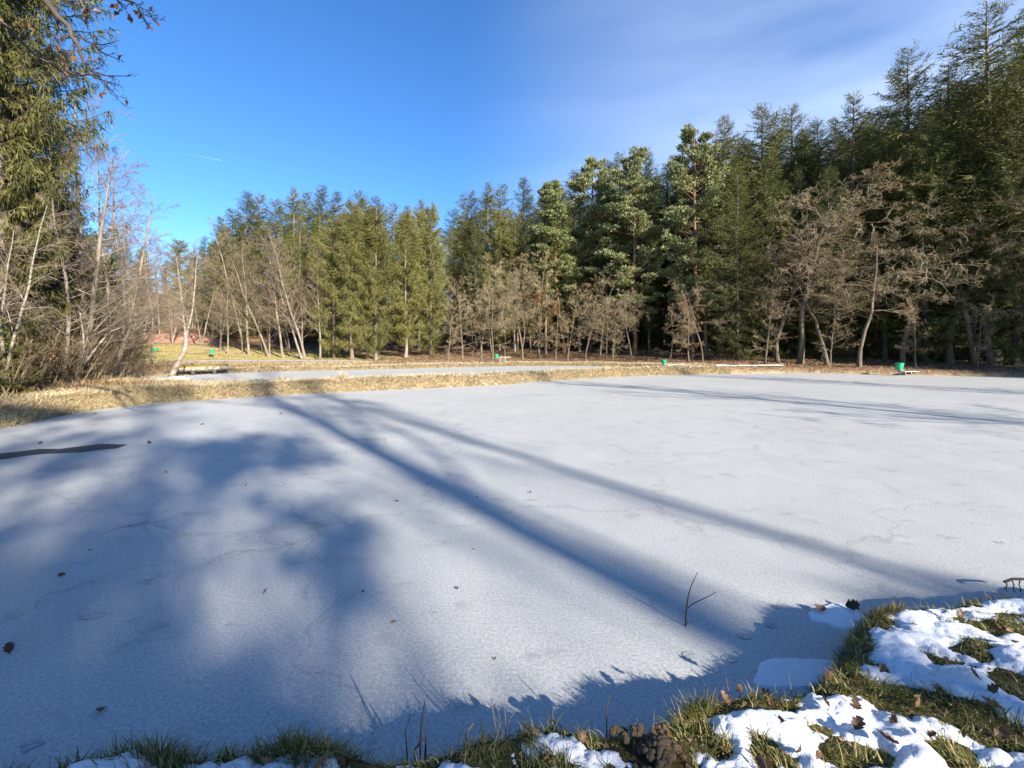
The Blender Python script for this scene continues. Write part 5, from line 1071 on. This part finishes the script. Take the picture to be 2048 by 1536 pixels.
# dark mossy tuft at the bank corner and others along the edge
for j, (px, py, n_, Hm, sp, lab) in enumerate([(1760, 1222, 700, 0.11, 0.075, 'dark grass clump on the bank corner beside the oval snow plate'), (1385, 1420, 500, 0.11, 0.06, 'grass clump with pale straws at the bank point'), (320, 1520, 800, 0.12, 0.12, 'grass clump at the bottom left edge of the ice'), (590, 1510, 600, 0.11, 0.10, 'grass clump right of the leftmost clump on the bottom edge'), (660, 1515, 400, 0.10, 0.08, 'smaller clump beside it on the bottom edge with brown leaves')]):
    P0 = gp(px, py, 0.26); P0[2] = tz(P0[0], P0[1]) - 0.01
    e = np.stack([np.clip(rg.normal(0, sp, n_), -1.7 * sp, 1.7 * sp), np.clip(rg.normal(0, sp * 0.7, n_), -1.2 * sp, 1.2 * sp), np.zeros(n_)], -1); e[:, 2] = terrain(e[:, 0] + P0[0], e[:, 1] + P0[1]) - P0[2]
    v, t, q = blades(e, np.arctan2(e[:, 1], e[:, 0]) + rg.normal(0, 0.7, n_), rg.uniform(0.4, 1, n_) * Hm, rg.uniform(0.001, 0.0026, n_), rg.uniform(0.1, 1.2, n_), rg, 3)
    o = obj('grass_clump', make_mesh('grass_clump', v, t, q, M['green_grass'], False), None, tuple(P0)); tag(o, lab, 'grass', 'grass clumps at the waterline')
# cut rush stems standing at the bottom edge
RS = [(838, 1515, 1405, 0.006, 'rush', 'tallest dark cut rush stem of the group at the bottom edge'), (848, 1512, 1465, 0.007, 'rush', 'short thick dark rush stem right of the tallest'), (833, 1510, 1480, 0.006, 'rush', 'short dark rush stem left of the tallest'), (813, 1478, 1432, 0.004, 'rush', 'thin dark rush stem standing alone in the ice'), (991, 1480, 1380, 0.004, 'straw', 'tallest pale straw stem at the bottom edge'), (1010, 1470, 1378, 0.003, 'straw', 'pale straw stem with seed head beside the tallest'), (1000, 1472, 1412, 0.003, 'straw', 'short pale straw between the two tall ones'), (932, 1500, 1450, 0.006, 'straw', 'pale cut stem left of the tall straws'), (965, 1490, 1440, 0.004, 'rush', 'leaning dark stem left of the tall straws'), (1100, 1490, 1440, 0.005, 'rush', 'bent dark stem, left of a pair on the bottom edge'), (1110, 1492, 1442, 0.006, 'rush', 'bent dark stem, right of a pair on the bottom edge'), (1212, 1430, 1392, 0.004, 'rush', 'single dark stem rising from the mossy bank edge'), (1018, 1475, 1420, 0.003, 'straw', 'slanting pale straw right of the tall straws'), (585, 1490, 1462, 0.004, 'rush', 'short dark stem in the bottom left grass clump')]
for j, (px, pb, ptp, r, mt, lab) in enumerate(RS):
    Yv = 1.72 * F / (max(pb, 1440) - HOR) + 0.10; x = at(px, Yv); zb0 = max(tz(x, Yv), 0) - 0.02; zt_ = CAMZ + (HOR - ptp) / F * Yv; h = zt_ - zb0
    P = np.array([[0, 0, 0], [0.004, 0, h * 0.4], [ri.normal(0, 0.01), 0.01, h * 0.75], [ri.normal(0, 0.02), 0.01, h]]); v, q, t = tubes(P[None], np.array([[r, r, r * 0.9, r * 0.55]]) * 0.75, 6)
    tag(obj('rush_stem', make_mesh('rush_stem', v, t, q, M[mt]), None, (x, Yv, zb0)), lab, 'stem', 'dead stems at the bottom edge')
# heap of crumbly soil
hc = np.array([HC[13][0], HC[13][1]]); hz = tz(*hc)
rsd = np.random.default_rng(8)
import bmesh
bm = bmesh.new(); bmesh.ops.create_icosphere(bm, subdivisions=2, radius=1.0); ico_v = np.array([v_.co for v_ in bm.verts]); ico_t = np.array([[l.vert.index for l in f_.loops] for f_ in bm.faces]); bm.free()
CL = []
for i in range(5):
    vv = ico_v * (1 + 0.55 * (fbm(ico_v[:, 0] * 2.2 + i * 7, ico_v[:, 1] * 2.2 + ico_v[:, 2] * 1.9, 80 + i, 3) - 0.5) * 2)[:, None]; CL.append(make_mesh('clod', vv, ico_t, None, M['soil'], False))
he = tag(empty('soil_heap', (hc[0], hc[1], hz)), 'small heap of crumbly brown soil clods between snow patches', 'soil heap')
for i in range(170):
    a = rsd.uniform(0, 6.28); r_ = abs(rsd.normal(0, 0.055)); px_, py_ = r_ * math.cos(a) * 1.0, r_ * math.sin(a) * 1.15
    if i > 135: px_ += -0.06 + rsd.normal(0, 0.05); py_ += 0.10
    zc = tz(hc[0] + px_, hc[1] + py_) - hz + max(0, 0.045 * (1 - (r_ / 0.10) ** 2)) + rsd.uniform(-0.005, 0.008)
    s = rsd.uniform(0.006, 0.017); obj('clod', CL[i % 5], he, (px_, py_, zc), tuple(rsd.uniform(0, 6.28, 3)), s)
# oak leaves lying on the near bank
def leaf_zone(px, py):
    for lim, where in ((400, 'in the leftmost grass clump on the bottom edge'), (720, 'in the grass clumps along the bottom edge'), (1200, 'beside the cut stems on the bottom edge'), (1420, 'next to the heap of soil clods'), (1620, 'on the bank edge below the flat snow slab')):
        if px < lim: return 'brown curled oak leaf ' + where, 'leaf', 'leaves ' + where
    where = 'high on the bank near the dark grass clump' if py < 1300 else ('on the snow patches in the middle of the near bank' if px < 1800 else 'in the grass of the lower right corner')
    return 'brown curled oak leaf ' + where, 'leaf', 'leaves ' + where
LP = [(1710, 1462, 1.3), (1545, 1360, 1.0), (1440, 1480, 0.8), (1480, 1372, 0.8), (1540, 1385, 1.0), (1650, 1350, 1.0), (1660, 1410, 0.8), (1715, 1415, 1.0), (1350, 1510, 0.9), (1510, 1520, 1.1), (1570, 1450, 0.9), (1830, 1410, 1.0), (1860, 1485, 1.0), (1800, 1500, 1.2), (2010, 1440, 1.1), (1975, 1395, 0.9), (1990, 1475, 1.2), (1720, 1280, 0.8), (1700, 1285, 0.9), (1895, 1305, 0.7), (1930, 1325, 0.7), (1960, 1370, 1.0), (1760, 1335, 0.7), (1850, 1190, 0.8), (1870, 1190, 0.7), (1830, 1240, 0.6), (1300, 1455, 0.7), (1165, 1492, 0.8), (1005, 1482, 0.9), (1460, 1400, 0.9), (1600, 1500, 0.9), (1640, 1520, 0.9), (600, 1515, 1.0), (650, 1520, 1.0), (680, 1512, 0.9), (545, 1525, 0.8), (345, 1522, 0.8), (1100, 1500, 0.7), (1925, 1230, 0.7), (1780, 1440, 0.8), (1410, 1460, 0.7), (2030, 1290, 0.8)]
for j, (px, py, s) in enumerate(LP):
    c = gp(px, py, 0.33); mkv = float(snow_mask(np.array([c[0]]), np.array([c[1]]), sdist([c[0]], [c[1]], POND1))[0]); zc = tz(c[0], c[1]) + (0.045 if mkv > 0.1 else 0.02)
    tag(obj('fallen_leaf', LEAF[(j * 3) % 8], None, (c[0], c[1], zc), (ri.normal(0, 0.5), ri.normal(0, 0.4), ri.uniform(0, 6.28)), s * 0.68), *leaf_zone(px, py))
Pq, _, _ = scatter(2200, -2.6, 5.0, 1.0, 3.5, lambda x, y, s1, s2, s3, nr, z: (s1 > 0.02) & inview(x, y, 0.2) & (snow_mask(x, y, s1) < 0.05), rg); n = len(Pq)
v, t = kites(Pq + UP * 0.012, np.stack([np.cos(a_ := rg.uniform(0, 6.28, n)), np.sin(a_), rg.normal(0, 0.3, n)], -1), rg.uniform(0.02, 0.05, n), rg.uniform(0.006, 0.014, n), rg, 0.5, rg.normal(0, 0.4, (n, 3)) + UP)
tag(obj('leaf_crumbs', make_mesh('leaf_crumbs', v, t, None, M['litter'], False)), 'broken brown leaf crumbs in the near grass', 'leaves', kind='stuff')

# ------------------------------------------------------------------ contrail high in the sky
A, B = np.array(pt(352, 304, 4000)), np.array(pt(444, 321, 4000)); k = np.linspace(0, 1, 24); P = A + (B - A) * k[:, None]
v, q, t = tubes(P[None], (1.0 * np.clip(k * 1.2, 0.12, 1))[None], 8)
tag(obj('contrail', make_mesh('contrail', v, t, q, M['cloud'])), 'short thin white contrail in the blue sky', 'contrail')
